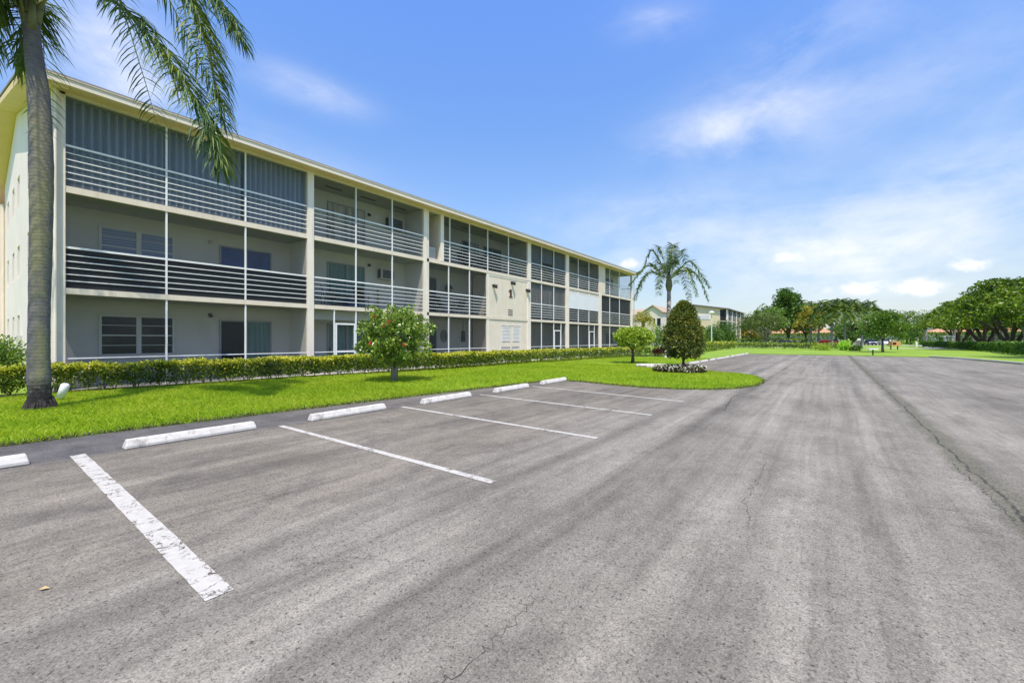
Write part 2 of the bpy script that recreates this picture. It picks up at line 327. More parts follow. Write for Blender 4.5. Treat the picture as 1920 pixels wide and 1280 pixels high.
    gg.put(p.inputs['Base Color'], col); p.inputs['Roughness'].default_value = .88; p.inputs['Specular IOR Level'].default_value = .3
    h = gg.m('SUBTRACT', gg.m('ADD', gg.m('MULTIPLY', gg.noise(co, 70, 3, .7), .6), gg.m('MULTIPLY', vo.outputs['Distance'], .5)), gg.m('MULTIPLY', cr, 1.5))
    bump(gg, p, h, .55, .008); return m
M['asphalt'] = asphalt()
def paint():
    m, gg, p, o = newmat('worn_line_paint'); co = coords(gg)
    n1 = gg.noise(co, 9, 7, .78, .6); n2 = gg.noise(co, 2.2, 5, .7)
    wear = gg.ramp(gg.m('ADD', gg.m('MULTIPLY', n1, .65), gg.m('MULTIPLY', n2, .35)), [(.555, 0), (.575, 1)])
    v = gg.t.nodes.new('ShaderNodeTexVoronoi'); v.feature = 'DISTANCE_TO_EDGE'; v.inputs['Scale'].default_value = 6
    wv = gg.t.nodes.new('ShaderNodeVectorMath'); wv.operation = 'ADD'; gg.t.links.new(co, wv.inputs[0])
    gg.t.links.new(gg.mix(1.0, gg.noise(co, 7, 5, .7, 0, 1), (.2, .2, .2, 1), 'MULTIPLY'), wv.inputs[1]); gg.t.links.new(wv.outputs[0], v.inputs['Vector'])
    cz = gg.m('MULTIPLY', gg.ramp(v.outputs['Distance'], [(.012, 1), (.03, 0)]), gg.ramp(gg.noise(co, 1.6, 3, .6), [(.48, 0), (.58, .9)]))
    w = gg.m('MAXIMUM', wear, cz)
    white = gg.ramp(gg.noise(co, 14, 5, .7), [(.3, (.44, .415, .36)), (.7, (.54, .51, .445))])
    gg.put(p.inputs['Base Color'], gg.mix(w, white, (.085, .065, .045, 1))); p.inputs['Roughness'].default_value = .7
    bump(gg, p, gg.m('SUBTRACT', gg.noise(co, 70, 3, .7), w), .4, .006); return m
M['paint'] = paint()
def lawnmat():
    m, gg, p, o = newmat('lawn_turf'); co = coords(gg)
    n = gg.noise(co, .35, 5, .6); f = gg.noise(co, 25, 4, .75)
    c = gg.ramp(n, [(.28, (.15, .27, .012)), (.5, (.22, .35, .016)), (.72, (.30, .40, .03))])
    c = gg.mix(.9, c, gg.ramp(f, [(.3, .55), (.7, 1.2)]), 'MULTIPLY')
    gg.put(p.inputs['Base Color'], c); p.inputs['Roughness'].default_value = .9; bump(gg, p, f, .8, .03); return m
M['lawn'] = lawnmat()

# ------------------------------------------------------------------ mesh helpers
class MB:
    def __init__(s): s.v = []; s.f = []; s.mi = []; s.cur = 0
    def add(s, vs, fs):
        k = len(s.v); s.v += [tuple(a) for a in vs]; s.f += [tuple(i+k for i in q) for q in fs]; s.mi += [s.cur]*len(fs); return s
    def box(s, x0, x1, y0, y1, z0, z1):
        x0, x1 = min(x0, x1), max(x0, x1); y0, y1 = min(y0, y1), max(y0, y1)
        v = [(x0, y0, z0), (x1, y0, z0), (x1, y1, z0), (x0, y1, z0), (x0, y0, z1), (x1, y0, z1), (x1, y1, z1), (x0, y1, z1)]
        return s.add(v, [(0, 3, 2, 1), (4, 5, 6, 7), (0, 1, 5, 4), (1, 2, 6, 5), (2, 3, 7, 6), (3, 0, 4, 7)])
    def tube(s, pts, rad, n=8, cap=True):
        pts = [Vector(p) for p in pts]; rad = rad if hasattr(rad, '__len__') else [rad]*len(pts)
        vs = []; up = None
        for i, p in enumerate(pts):
            d = (pts[min(i+1, len(pts)-1)]-pts[max(i-1, 0)]).normalized()
            a = Vector((1, 0, 0)) if abs(d.x) < .9 else Vector((0, 1, 0))
            if up is None: up = (a - d*a.dot(d)).normalized()
            else: up = (up - d*up.dot(d)).normalized()
            w = d.cross(up)
            for k in range(n):
                t = 2*math.pi*k/n; vs.append(p + (up*math.cos(t)+w*math.sin(t))*rad[i])
        fs = [(i*n+k, i*n+(k+1) % n, (i+1)*n+(k+1) % n, (i+1)*n+k) for i in range(len(pts)-1) for k in range(n)]
        if cap: fs += [tuple(range(n-1, -1, -1)), tuple(range((len(pts)-1)*n, len(pts)*n))]
        return s.add(vs, fs)
    def prism(s, poly, z0, z1):
        n = len(poly); vs = [(x, y, z0) for x, y in poly]+[(x, y, z1) for x, y in poly]
        return s.add(vs, [tuple(range(n-1, -1, -1)), tuple(range(n, 2*n))]+[(i, (i+1) % n, n+(i+1) % n, n+i) for i in range(n)])
    def sphere(s, c, r, n=10, m=6, sz=1):
        vs = []; c = Vector(c)
        for j in range(m+1):
            ph = math.pi*j/m
            for k in range(n):
                t = 2*math.pi*k/n; vs.append(c+Vector((math.sin(ph)*math.cos(t)*r, math.sin(ph)*math.sin(t)*r, math.cos(ph)*r*sz)))
        return s.add(vs, [(j*n+k, (j+1)*n+k, (j+1)*n+(k+1) % n, j*n+(k+1) % n) for j in range(m) for k in range(n)])
    def build(s, name, mats, parent=None, smooth=False, bevel=0, loc=None):
        me = bpy.data.meshes.new(name); me.from_pydata(s.v, [], s.f); me.update()
        mats = mats if isinstance(mats, (list, tuple)) else [mats]
        for m in mats: me.materials.append(M[m] if isinstance(m, str) else m)
        if any(s.mi): me.polygons.foreach_set('material_index', s.mi)
        if smooth: me.polygons.foreach_set('use_smooth', [True]*len(me.polygons))
        o = bpy.data.objects.new(name, me); COL.objects.link(o)
        if parent is not None: o.parent = parent
        if loc is not None: o.location = loc
        if bevel:
            b = o.modifiers.new('bevel', 'BEVEL'); b.width = bevel; b.segments = 2; b.limit_method = 'ANGLE'
        return o
def tag(o, label=None, cat=None, group=None, kind=None):
    if label: o['label'] = label
    if cat: o['category'] = cat
    if group: o['group'] = group
    if kind: o['kind'] = kind
    return o
def thing(name, label, cat, loc=(0, 0, 0), rz=0, group=None):
    o = bpy.data.objects.new(name, None); COL.objects.link(o); o.location = loc; o.rotation_euler = (0, 0, rz); o.empty_display_size = .2
    return tag(o, label, cat, group)
def copy_tree(o, parent=None):
    c = o.copy(); COL.objects.link(c)
    if parent is not None: c.parent = parent
    for ch in [q for q in bpy.data.objects if q.parent == o]: copy_tree(ch, c)
    return c

def npmesh(name, V, F, mats, parent=None, mi=None, nv=4):
    """V (n,3) float, F (m,nv) int"""
    me = bpy.data.meshes.new(name); V = np.asarray(V, np.float32); F = np.asarray(F, np.int32)
    me.vertices.add(len(V)); me.vertices.foreach_set('co', V.ravel())
    me.loops.add(F.size); me.loops.foreach_set('vertex_index', F.ravel())
    me.polygons.add(len(F)); me.polygons.foreach_set('loop_start', np.arange(0, F.size, nv, dtype=np.int32))
    for m in (mats if isinstance(mats, (list, tuple)) else [mats]): me.materials.append(M[m])
    if mi is not None: me.polygons.foreach_set('material_index', np.asarray(mi, np.int32))
    me.update(calc_edges=True); me.validate()
    o = bpy.data.objects.new(name, me); COL.objects.link(o)
    if parent is not None: o.parent = parent
    return o
def unit(a): return a/np.maximum(np.linalg.norm(a, axis=1, keepdims=True), 1e-6)
def leafgeo(P, Dn, L, W, droop=0.25):
    """diamond leaves folded along nothing: base, two sides, tip"""
    n = len(P); Dn = unit(Dn); r = rng.normal(size=(n, 3)); S = unit(np.cross(Dn, r))
    L = np.asarray(L).reshape(-1, 1)*np.ones((n, 1)); W = np.asarray(W).reshape(-1, 1)*np.ones((n, 1))
    mid = P+Dn*L*.5; tip = P+Dn*L; tip[:, 2] -= (L*droop)[:, 0]
    V = np.stack([P, mid+S*W*.5, tip, mid-S*W*.5], 1).reshape(-1, 3)
    return V, np.arange(4*n).reshape(n, 4)
def in_ball(n):
    d = unit(rng.normal(size=(n, 3))); return d*(rng.random((n, 1))**(1/3.)), d

def crown_points(shape, nclump, per, rc, flat=.8, seed_dir=None):
    """shape(u) -> surface point set; clumps near the surface and inside, leaves in each clump's shell"""
    C = shape(nclump); pts = []; dirs = []
    for c in C:
        b, d = in_ball(per); b = d*(.55+.45*rng.random((per, 1)))
        r = rc*(.65+.7*rng.random()); b = b*np.array([r, r, r*flat]); pts.append(c+b); dirs.append(d+np.array([0, 0, .35])+rng.normal(size=(per, 3))*.45)
    return np.concatenate(pts), np.concatenate(dirs)
def ellipsoid(cx, cy, cz, rx, ry, rz, lo=.45, zmin=-1.0):
    def f(n):
        d = unit(rng.normal(size=(n*3, 3))); d = d[d[:, 2] > zmin][:n]
        r = lo+(1-lo)*rng.random((len(d), 1))**.5
        r *= .88+.24*rng.random((len(d), 1))
        return np.array([cx, cy, cz])+d*r*np.array([rx, ry, rz])
    return f
def limbs(mb, base, top, n, r0, spread, seed, fork=.45, lean=(0, 0)):
    rd = random.Random(seed); b = Vector(base); h = top-b.z
    fk = b+Vector((lean[0], lean[1], h*fork))
    mid = b.lerp(fk, .5)+Vector((rd.uniform(-.1, .1)*spread*.4, rd.uniform(-.1, .1)*spread*.4, 0))
    mb.tube([b-Vector((0, 0, .1)), b+Vector((0, 0, h*.04)), mid, fk], [r0*1.5, r0*1.1, r0*.85, r0*.7], 10)
    for i in range(n):
        a = 2*math.pi*(i+rd.random()*.6)/n; e = rd.uniform(.5, 1)
        t = fk+Vector((math.cos(a)*spread*e, math.sin(a)*spread*e, h*(1-fork)*rd.uniform(.5, .95)))
        m1 = fk.lerp(t, .45)+Vector((rd.uniform(-.1, .1)*spread, rd.uniform(-.1, .1)*spread, h*.05))
        mb.tube([fk-Vector((0, 0, r0*.5)), m1, t], [r0*.5, r0*.3, r0*.1], 6)
        t2 = m1+Vector((math.cos(a+.9)*spread*.4, math.sin(a+.9)*spread*.4, h*.18)); mb.tube([m1, t2], [r0*.25, r0*.07], 5)
    return mb
def tree(name, label, loc, shape_fn, nclump, per, rc, leaf, leaf_l, leaf_w, trunk, mat='l_mid', barkm='bark', group=None, cat='tree', droop=.2, flat=.8):
    t = thing(name, label, cat, loc, 0, group)
    mb = MB(); trunk(mb); mb.build('trunk', barkm, t, True)
    P, Dd = crown_points(shape_fn, nclump, per, rc, flat)
    V, F = leafgeo(P, Dd, leaf_l*(.7+.6*rng.random(len(P))), leaf_w*(.7+.6*rng.random(len(P))), droop)
    npmesh('crown', V, F, mat, t); return t

# palm fronds -------------------------------------------------------
def spline(pts, n):
    pts = [np.array(p, float) for p in pts]; pts = [2*pts[0]-pts[1]]+pts+[2*pts[-1]-pts[-2]]; out = []
    m = len(pts)-3
    for i in range(n):
        u = i/(n-1)*m; k = min(int(u), m-1); t = u-k; p0, p1, p2, p3 = pts[k:k+4]
        out.append(.5*((2*p1)+(-p0+p2)*t+(2*p0-5*p1+4*p2-p3)*t*t+(-p0+3*p1-3*p2+p3)*t**3))
    return np.array(out)
def frond(parent, pts, nleaf, ll, lw, leafm, r=.03, droop=.9, start=.18, plume=.35, name='frond'):
    C = spline(pts, nleaf+1); T = unit(np.gradient(C, axis=0)); V = []; F = []
    up = np.array([0, 0, 1.])
    for i in range(int(nleaf*start), nleaf+1):
        u = i/nleaf; side0 = np.cross(T[i], up)
        if np.linalg.norm(side0) < .15: side0 = np.cross(T[i], np.array([.3, .9, .1]))
        side0 /= np.linalg.norm(side0); nrm = np.cross(side0, T[i])
        Ls = ll*(.55+.6*math.sin(math.pi*min(1, (u-start)/(1-start)*.85+.12)))
        for sg in (-1, 1):
            a = rng.uniform(-plume, plume)
            d = side0*sg*math.cos(a)+nrm*math.sin(a)*.8+T[i]*rng.uniform(.35, .75); d /= np.linalg.norm(d)
            L = Ls*rng.uniform(.75, 1.15); w = lw*rng.uniform(.7, 1.2); p = C[i]; k = len(V)
            wv = np.cross(d, up+rng.normal(size=3)*.4); wv /= max(np.linalg.norm(wv), 1e-5)
            prev = p; dd = d.copy()
            for j, ww in enumerate((.5, 1, .75, .05)):
                V += [prev-wv*w*ww*.5, prev+wv*w*ww*.5]
                if j < 3:
                    F.append((k+2*j, k+2*j+1, k+2*j+3, k+2*j+2)); prev = prev+dd*L/3
                    dd = dd+np.array([0, 0, -droop*(.35+.25*j)]); dd /= np.linalg.norm(dd)
    o = npmesh(name, np.array(V), np.array(F), leafm, parent)
    mb = MB(); q = C[::max(1, nleaf//14)]; rr = [r*(1-.85*i/(len(q)-1)) for i in range(len(q))]
    mb.tube([tuple(x) for x in q], rr, 6); mb.build('rachis', 'rachis', o, True)
    return o
def arch(a, reach, rise, drop, z0=0, r0=.1):
    """frond polyline in direction a: climbs by rise, ends reach away and drop below the start"""
    c, s_ = math.cos(a), math.sin(a); P_ = []
    for u, zz in ((0, 0), (.22, rise*.62), (.5, rise), (.78, rise*.35-drop*.25), (1, -drop)):
        rr = r0+(reach-r0)*(u**.9 if u < 1 else 1); P_.append((c*rr, s_*rr, z0+zz))
    return P_

# ================================================================== SETTING
SX = dict(kind='structure')
MB().prism([(-1500, -600), (1500, -600), (1500, 2500), (-1500, 2500)], -.08, -.035).build('ground', 'lawn')['kind'] = 'structure'
# parking lot
lot = [(-10.2, -14), (30, -14), (30, 8), (17, 20), (11.8, 30), (9.45, 39), (8.8, 43.5), (8.0, 47.3), (6.9, 50.6), (-7.9, 50.6), (-8.0, 26), (-10.2, 22)]
MB().prism(lot, -.03, 0).build('parking_lot', 'asphalt')['kind'] = 'structure'
# lawns
edge = [(-9.75, -14), (-9.68, -4), (-9.58, .4), (-9.55, 1.8), (-9.42, 3.2), (-9.32, 4.6), (-9.12, 6.5), (-8.86, 8.9), (-8.62, 11), (-8.40, 13.0), (-8.0, 13.75), (-7.2, 13.75), (-6.0, 13.45), (-4.87, 13.3), (-3.8, 13.5), (-2.95, 13.98),
        (-2.35, 14.75), (-2.02, 15.8), (-1.93, 17.0), (-2.02, 18.3), (-2.5, 19.9), (-3.3, 20.9), (-4.4, 21.5), (-5.7, 21.95), (-7.0, 22.15), (-8.1, 22.4), (-8.9, 23.1), (-9.0, 24.0), (-8.5, 24.9), (-7.9, 26.0), (-7.65, 27.5), (-7.6, 36), (-7.5, 50.35)]
edge_full = edge+[(-16.9, 50.35), (-16.9, -14)]
MB().prism(edge_full, -.02, .035).build('lawn', 'lawn')['kind'] = 'structure'
far = [(-60, 50.35), (6.7, 50.35), (7.9, 47.35), (8.72, 43.6), (9.35, 39.1), (11.7, 30.1), (16.9, 20.1), (30, 8), (70, 8), (70, 92), (-60, 92)]
MB().prism(far, -.02, .05).build('lawn_far', 'lawn')['kind'] = 'structure'
kc = [(6.75, 50.5), (7.95, 47.4), (8.8, 43.6), (9.42, 39.1), (11.78, 30.05), (17.0, 20.0)]
kb = MB()
for (a, b) in zip(kc[:-1], kc[1:]):
    a = Vector(a); b = Vector(b); n_ = (b-a).normalized(); s_ = Vector((-n_.y, n_.x))*.14; b2 = b-n_*.012
    kb.prism([tuple(a-s_*.5), tuple(b2-s_*.5), tuple(b2+s_*.5), tuple(a+s_*.5)][::-1], -.02, .13)
kb.build('kerb', 'kerb', bevel=.015)['kind'] = 'structure'
MB().box(-17.98, -16.95, -6, 47, -.03, .03).build('path', 'path')['kind'] = 'structure'
MB().box(-45, 70, 93.5, 99.5, -.03, -.004).build('road', 'path')['kind'] = 'structure'
MB().box(-45, 70, 138, 147, -.03, -.004).build('road_behind', 'path')['kind'] = 'structure'
MB().prism([(13.2, 99.5), (17.5, 99.5), (21.5, 138), (16.5, 138)], -.03, -.001).build('pavement_link', 'path')['kind'] = 'structure'

# lawn blades: real geometry, finer near the camera
def inpoly(P, poly):
    x, y = P[:, 0], P[:, 1]; ins = np.zeros(len(P), bool); n = len(poly); j = n-1
    for i in range(n):
        xi, yi = poly[i]; xj, yj = poly[j]
        c = ((yi > y) != (yj > y)) & (x < (xj-xi)*(y-yi)/(yj-yi+1e-12)+xi); ins ^= c; j = i
    return ins
def blades(name, x0, x1, y0, y1, dens, hgt, wid, poly, label):
    n = int((x1-x0)*(y1-y0)*dens); P = np.stack([rng.uniform(x0, x1, n), rng.uniform(y0, y1, n), np.full(n, .03)], 1)
    P = P[inpoly(P, poly)]; n = len(P)
    tuft = .75+.5*(np.sin(P[:, 0]*3.1+np.sin(P[:, 1]*2.3)*2)*np.cos(P[:, 1]*2.7)*.5+.5)
    h = hgt*rng.uniform(.5, 1.25, n)*tuft; a = rng.uniform(0, 2*np.pi, n); ln = rng.uniform(.3, 1.2, n)*h
    w = wid*rng.uniform(.6, 1.2, n); b = rng.uniform(0, 2*np.pi, n)
    side = np.stack([np.cos(b), np.sin(b), np.zeros(n)], 1)*w[:, None]*.5; lean = np.stack([np.cos(a), np.sin(a), np.zeros(n)], 1)*ln[:, None]
    up = np.zeros((n, 3)); up[:, 2] = h
    V = np.stack([P-side, P+side, P+up*.6+lean*.35+side*.7, P+up+lean, P+up*.6+lean*.35-side*.7], 1).reshape(-1, 3)
    F = np.arange(5*n).reshape(n, 5); o = npmesh(name, V, F, 'l_grass', nv=5)
    return tag(o, label, 'grass', kind='stuff')
inner = [((x-.0), y) for x, y in edge_full]
blades('grass', -16.9, -8, -5, 8.5, 2000, .080, .010, inner, 'bright green grass blades of the lawn nearest the wheel stops')
blades('grass', -16.5, -1.9, 8.5, 23.5, 800, .070, .014, inner, 'yellow-green grass blades on the island and the lawn beside it')
blades('grass', -16.5, -7.5, 23.5, 36, 260, .055, .022, inner, 'grass blades of the lawn between the far hedge and the far stalls')
# thatch strip along the lawn edge hanging over the asphalt
EP = [(edge[i], edge[i+1]) for i in range(1, 26)]; V_ = []; 
P = []
for a, b in EP:
    a = np.array(a); b = np.array(b); L_ = np.linalg.norm(b-a); k = int(L_*520)
    u = rng.random((k, 1)); nn = np.array([(b-a)[1], -(b-a)[0]])/L_
    q = a+(b-a)*u+nn*rng.normal(-.01, .028, (k, 1))+nn*.012*np.sin(u*L_*5); P.append(np.concatenate([q, np.full((k, 1), .005)], 1))
P = np.concatenate(P); dd = rng.normal(size=P.shape); dd[:, 2] = np.abs(dd[:, 2])*1.1+.5
V, F = leafgeo(P, dd, .075*rng.uniform(.5, 1.4, len(P)), .011, .1)
o = npmesh('grass', V, F, ['l_grass', 'l_dark', 'stem'], mi=rng.choice([0, 1, 2, 2], len(P))); tag(o, 'ragged overgrown grass edge along the asphalt', 'grass', kind='stuff')

# cracks as thin jagged ribbons
def ribbon(mb, pts, w, jit=.035, z=.003, seg=.07, seed=0):
    rd = random.Random(seed); P = [Vector((*p, 0)) for p in pts]; Q = []
    for a, b in zip(P[:-1], P[1:]):
        k = max(2, int((b-a).length/seg))
        for i in range(k): Q.append(a.lerp(b, i/k)+Vector((rd.gauss(0, jit), rd.gauss(0, jit), 0)))
    Q.append(P[-1])
    vs = []
    for i, q in enumerate(Q):
        d = (Q[min(i+1, len(Q)-1)]-Q[max(i-1, 0)]).normalized(); nn = Vector((-d.y, d.x, 0)); ww = w*rd.uniform(.25, 1.2)*(math.sin(math.pi*(i+.6)/(len(Q)+.2))**.4)
        vs += [q-nn*ww/2+Vector((0, 0, z)), q+nn*ww/2+Vector((0, 0, z))]
    mb.add(vs, [(2*i, 2*i+1, 2*i+3, 2*i+2) for i in range(len(Q)-1)])
cb = MB()
cracks = [([(-1.39, 2.16), (-1.4, 1.83), (-1.37, 1.57), (-1.39, 1.34), (-1.5, 1.1)], .009), ([(-.67, 6.48), (-.64, 5.36), (-.66, 4.53), (-.57, 4.2), (-.55, 3.88)], .012), ([(-1.97, 13.74), (-2.1, 12.5), (-1.97, 11.22), (-1.83, 9.93)], .035),
          ([(.4, 7.95), (.81, 7.91), (1.12, 7.87)], .010), ([(.2, 6.9), (.71, 6.74), (.97, 6.72), (1.24, 6.72)], .013), ([(.6, 5.42), (.9, 5.46), (1.2, 5.5)], .010), ([(.75, 5.05), (.96, 5.0), (1.16, 4.98)], .009), ([(1.20, 7.9), (1.22, 7.0), (1.25, 6.33), (1.24, 5.36)], .018),
          ([(1.5, 8.6), (1.8, 8.3), (2.3, 8.0)], .010), ([(1.45, 6.4), (1.75, 6.5)], .012), ([(-1.97, 7.0), (-1.98, 5.6), (-1.96, 4.86)], .007), ([(-1.34, 4.58), (-1.14, 4.44)], .004)]
for i, (p, w) in enumerate(cracks): ribbon(cb, p, w*.45, jit=.016, seg=.035, seed=i)
M['crack'] = simple('dark_crack_soil', (.040, .038, .030), .95, .3, 20)  # one dark colour for all crack ribbons
cb.build('asphalt_cracks', 'crack')['kind'] = 'structure'

# painted stall lines
def line(x0, x1, y, w=.12, y2=None):
    y2 = y if y2 is None else y2; n = 40; vs = []; rd = random.Random(int(y*10))
    for i in range(n+1):
        u = i/n; x = x0+(x1-x0)*u; yy = y+(y2-y)*u; vs += [(x, yy-w/2+rd.gauss(0, .002), .0045), (x, yy+w/2+rd.gauss(0, .002), .0045)]
    mb = MB(); mb.add(vs, [(2*i, 2*i+2, 2*i+3, 2*i+1) for i in range(n)]); o = mb.build('parking_line', 'paint'); o['kind'] = 'structure'
line(-8.05, -2.95, 1.01, .15, .975)
for y, y2 in ((3.54, 3.53), (6.21, 6.08), (8.91, 8.60), (11.5, 10.95)): line(-7.85, -2.92, y, .10, y2)
line(-7.8, -3, -1.6, .12)
for y in (29.95, 32.9, 35.6, 38.3, 42.0, 45.8): line(-6.1, -2.6, y, .14, y-.6)
line(-2.65, -1.9, 32.3, .14, 35.6)

# wheel stops
def stop_mesh():
    mb = MB(); L, w, h = .86, .085, .125
    prof = [(-w, 0), (-w, h*.35), (-w*.62, h), (w*.62, h), (w, h*.35), (w, 0)]; ys = [(-L, .0), (L, .0)]
    vs = []
    for y, ins in ((-L, 1), (L, -1)):
        for (x, z) in prof: vs.append((x, y+ins*z*.25, z+.002))
    n = len(prof); mb.add(vs, [tuple(range(n-1, -1, -1)), tuple(range(n, 2*n))]+[(i, (i+1) % n, n+(i+1) % n, n+i) for i in range(n)]); return mb
proto = None
near_labels = ['white concrete wheel stop cut off by the left edge of the photo', 'nearest whole white wheel stop, beside the short thick stall line at left', 'white wheel stop second after the left-most whole one, past the long stall line',
               'white wheel stop fourth from the left, in the middle stall', 'short-looking wheel stop fifth from the left, before the last near stall', 'wheel stop nearest the grass island corner']
stops = [(-7.99, -.28, 0), (-7.98, 2.31, 1), (-7.90, 4.93, 2), (-7.80, 7.60, 2), (-7.80, 10.33, 2), (-7.92, 12.99, 2)]
far_labels = ['first wheel stop of the far stalls, right behind the topiary tree', 'second wheel stop of the far stalls', 'third wheel stop of the far stalls', 'fourth wheel stop of the far stalls, mid row', 'fifth wheel stop of the far stalls',
              'sixth wheel stop of the far stalls', 'seventh wheel stop of the far stalls', 'last but one wheel stop of the far stalls', 'farthest wheel stop, at the end of the far stalls']
fstops = [(-6.95, 28.5+2.62*i, 3*((i % 3)-1)) for i in range(9)]
fl2 = ['tilted wheel stop lying left of the flower bed by the lawn', 'wheel stop half hidden behind the flower bed']
fs2 = [(-8.35, 24.45, -55), (-7.25, 23.2, -78)]
for (x, y, rz), lb, gp in [(s_, l_, 'wheel stops of the near stalls') for s_, l_ in zip(stops, near_labels)]+[(s_, l_, 'wheel stops of the far stalls') for s_, l_ in zip(fstops+fs2, far_labels+fl2)]:
    if proto is None: o = proto = stop_mesh().build('wheel_stop', 'stop', bevel=.012)
    else: o = proto.copy(); COL.objects.link(o)
    o.location = (x, y, .002); o.rotation_euler = (0, 0, R(rz)); tag(o, lb, 'wheel stop', gp)

# ================================================================== MAIN BUILDING
B = thing('apartment_building', 'long three-storey cream apartment building with screened white-railed balconies', 'building', (0, 0, 0))
FX = -18.2; BX = -19.8
FL = [(.03, 2.90), (3.07, 5.92), (6.11, 8.80)]
# body and back wall of balconies
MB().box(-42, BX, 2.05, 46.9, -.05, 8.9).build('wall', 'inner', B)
def holed(x0, x1, z0, z1, y0, y1, holes):
    mb = MB(); xs = sorted({x0, x1, *[h[0] for h in holes], *[h[1] for h in holes]}); zs = sorted({z0, z1, *[h[2] for h in holes], *[h[3] for h in holes]})
    for i in range(len(xs)-1):
        for j in range(len(zs)-1):
            cx, cz = (xs[i]+xs[i+1])/2, (zs[j]+zs[j+1])/2
            if any(h[0] < cx < h[1] and h[2] < cz < h[3] for h in holes): continue
            mb.box(xs[i], xs[i+1], y0, y1, zs[j], zs[j+1])
    return mb
ew = []
for z0, z1 in ((1.25, 2.60), (4.25, 5.65), (7.30, 8.70)):
    for x in (-24.4, -28.6, -31.2, -34.4): ew.append((x-.55, x+.55, z0, z1))
w_ = holed(-36.6, BX, -.05, 8.95, 1.75, 2.04, ew); w_.prism([(0, 0)], 0, 0) if False else None
w_.add([(-36.6, 1.75, 8.95), (BX, 1.75, 8.95), (BX, 1.75, 9.35), (-29.5, 1.75, 11.75), (-36.6, 1.75, 10.0), (-36.6, 2.04, 8.95), (BX, 2.04, 8.95), (BX, 2.04, 9.35), (-29.5, 2.04, 11.75), (-36.6, 2.04, 10.0)],
       [(0, 1, 2, 3, 4), (5, 9, 8, 7, 6), (0, 5, 6, 1), (1, 6, 7, 2), (2, 7, 8, 3), (3, 8, 9, 4), (4, 9, 5, 0)])
w_.build('end_wall', 'endwall', B)
for (x0, x1, z0, z1) in ew:
    m_ = MB(); m_.box(x0+.002, x0+.05, 1.95, 1.99, z0, z1).box(x1-.05, x1-.002, 1.95, 1.99, z0, z1).box(x0+.05, x1-.05, 1.95, 1.99, z1-.05, z1-.002).box(x0+.05, x1-.05, 1.95, 1.99, z0+.002, z0+.05).box(x0+.05, x1-.05, 1.955, 1.985, (z0+z1)/2-.02, (z0+z1)/2+.02)
    f = m_.build('window', 'white', B); MB().box(x0+.05, x1-.05, 1.965, 1.975, z0+.05, z1-.05).build('pane', 'glass', f)
MB().box(-42, -36.6, .9, 2.04, -.05, 9.0).build('wall', 'endwall', B)
MB().tube([(-36.45, 1.68, 0), (-36.45, 1.68, 9.0)], .06).build('downspout', 'cream', B)
# roof
rf = MB(); rt = [(-17.55, 9.05), (-29.5, 12.05), (-42, 9.05)]
ys = (1.15, 47.4)
vs = [(x, y, z) for y in ys for x, z in rt]+[(x, y, z+.08) for y in ys for x, z in rt]
rf.add(vs, [(0, 1, 4, 3), (1, 2, 5, 4), (6, 9, 10, 7), (7, 10, 11, 8), (0, 3, 9, 6), (2, 8, 11, 5), (0, 6, 7, 1), (1, 7, 8, 2), (3, 4, 10, 9), (4, 5, 11, 10)])
roof = rf.build('roof', 'roofing', B)
gb = MB(); gb.box(-17.66, -17.55, 1.16, 47.4, 8.87, 9.04).box(-17.70, -17.52, 1.16, 47.4, 9.045, 9.062); gb.build('gutter', 'fascia', roof)
sb = MB(); sb.box(-18.27, -17.665, 1.2, 47.38, 8.885, 8.935); sb.build('soffit', 'soffit', roof)
# rake soffit over the end wall
rs = MB(); z_at = lambda x: 9.0+(3.0*(x+17.6)/(-29.5+17.6) if x > -29.5 else 3.0-3.0*(-29.5-x)/12.5)
for xa, xb in ((-17.67, -29.5), (-29.5, -41.5)):
    rs.add([(xa, 1.17, z_at(xa)-.22), (xb, 1.17, z_at(xb)-.22), (xb, 2.04, z_at(xb)-.22), (xa, 2.04, z_at(xa)-.22), (xa, 1.17, z_at(xa)+.0), (xb, 1.17, z_at(xb)+.0), (xb, 2.04, z_at(xb)+.0), (xa, 2.04, z_at(xa)+.0)],
           [(0, 3, 2, 1), (4, 5, 6, 7), (0, 1, 5, 4), (2, 3, 7, 6), (1, 2, 6, 5), (3, 0, 4, 7)])
rs.build('soffit', 'soffit', roof)
MB().box(-18.26, -18.12, 1.78, 46.9, 8.80, 8.884).build('header_beam', 'cream', B)
# slabs
def slab(y0, y1, z0, z1): MB().box(BX, FX+.06, y0, y1, z0, z1).build('slab', 'cream', B)
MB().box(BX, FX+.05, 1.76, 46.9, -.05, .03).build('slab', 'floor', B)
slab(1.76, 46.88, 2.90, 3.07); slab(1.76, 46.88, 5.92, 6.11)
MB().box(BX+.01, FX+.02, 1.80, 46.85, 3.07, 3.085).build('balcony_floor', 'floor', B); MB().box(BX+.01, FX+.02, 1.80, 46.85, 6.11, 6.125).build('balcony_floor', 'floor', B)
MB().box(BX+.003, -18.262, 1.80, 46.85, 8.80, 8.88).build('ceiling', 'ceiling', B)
MB().box(BX+.003, FX-.03, 1.82, 46.85, 5.905, 5.919).build('ceiling', 'ceiling', B); MB().box(BX+.003, FX-.03, 1.82, 46.85, 2.885, 2.899).build('ceiling', 'ceiling', B)
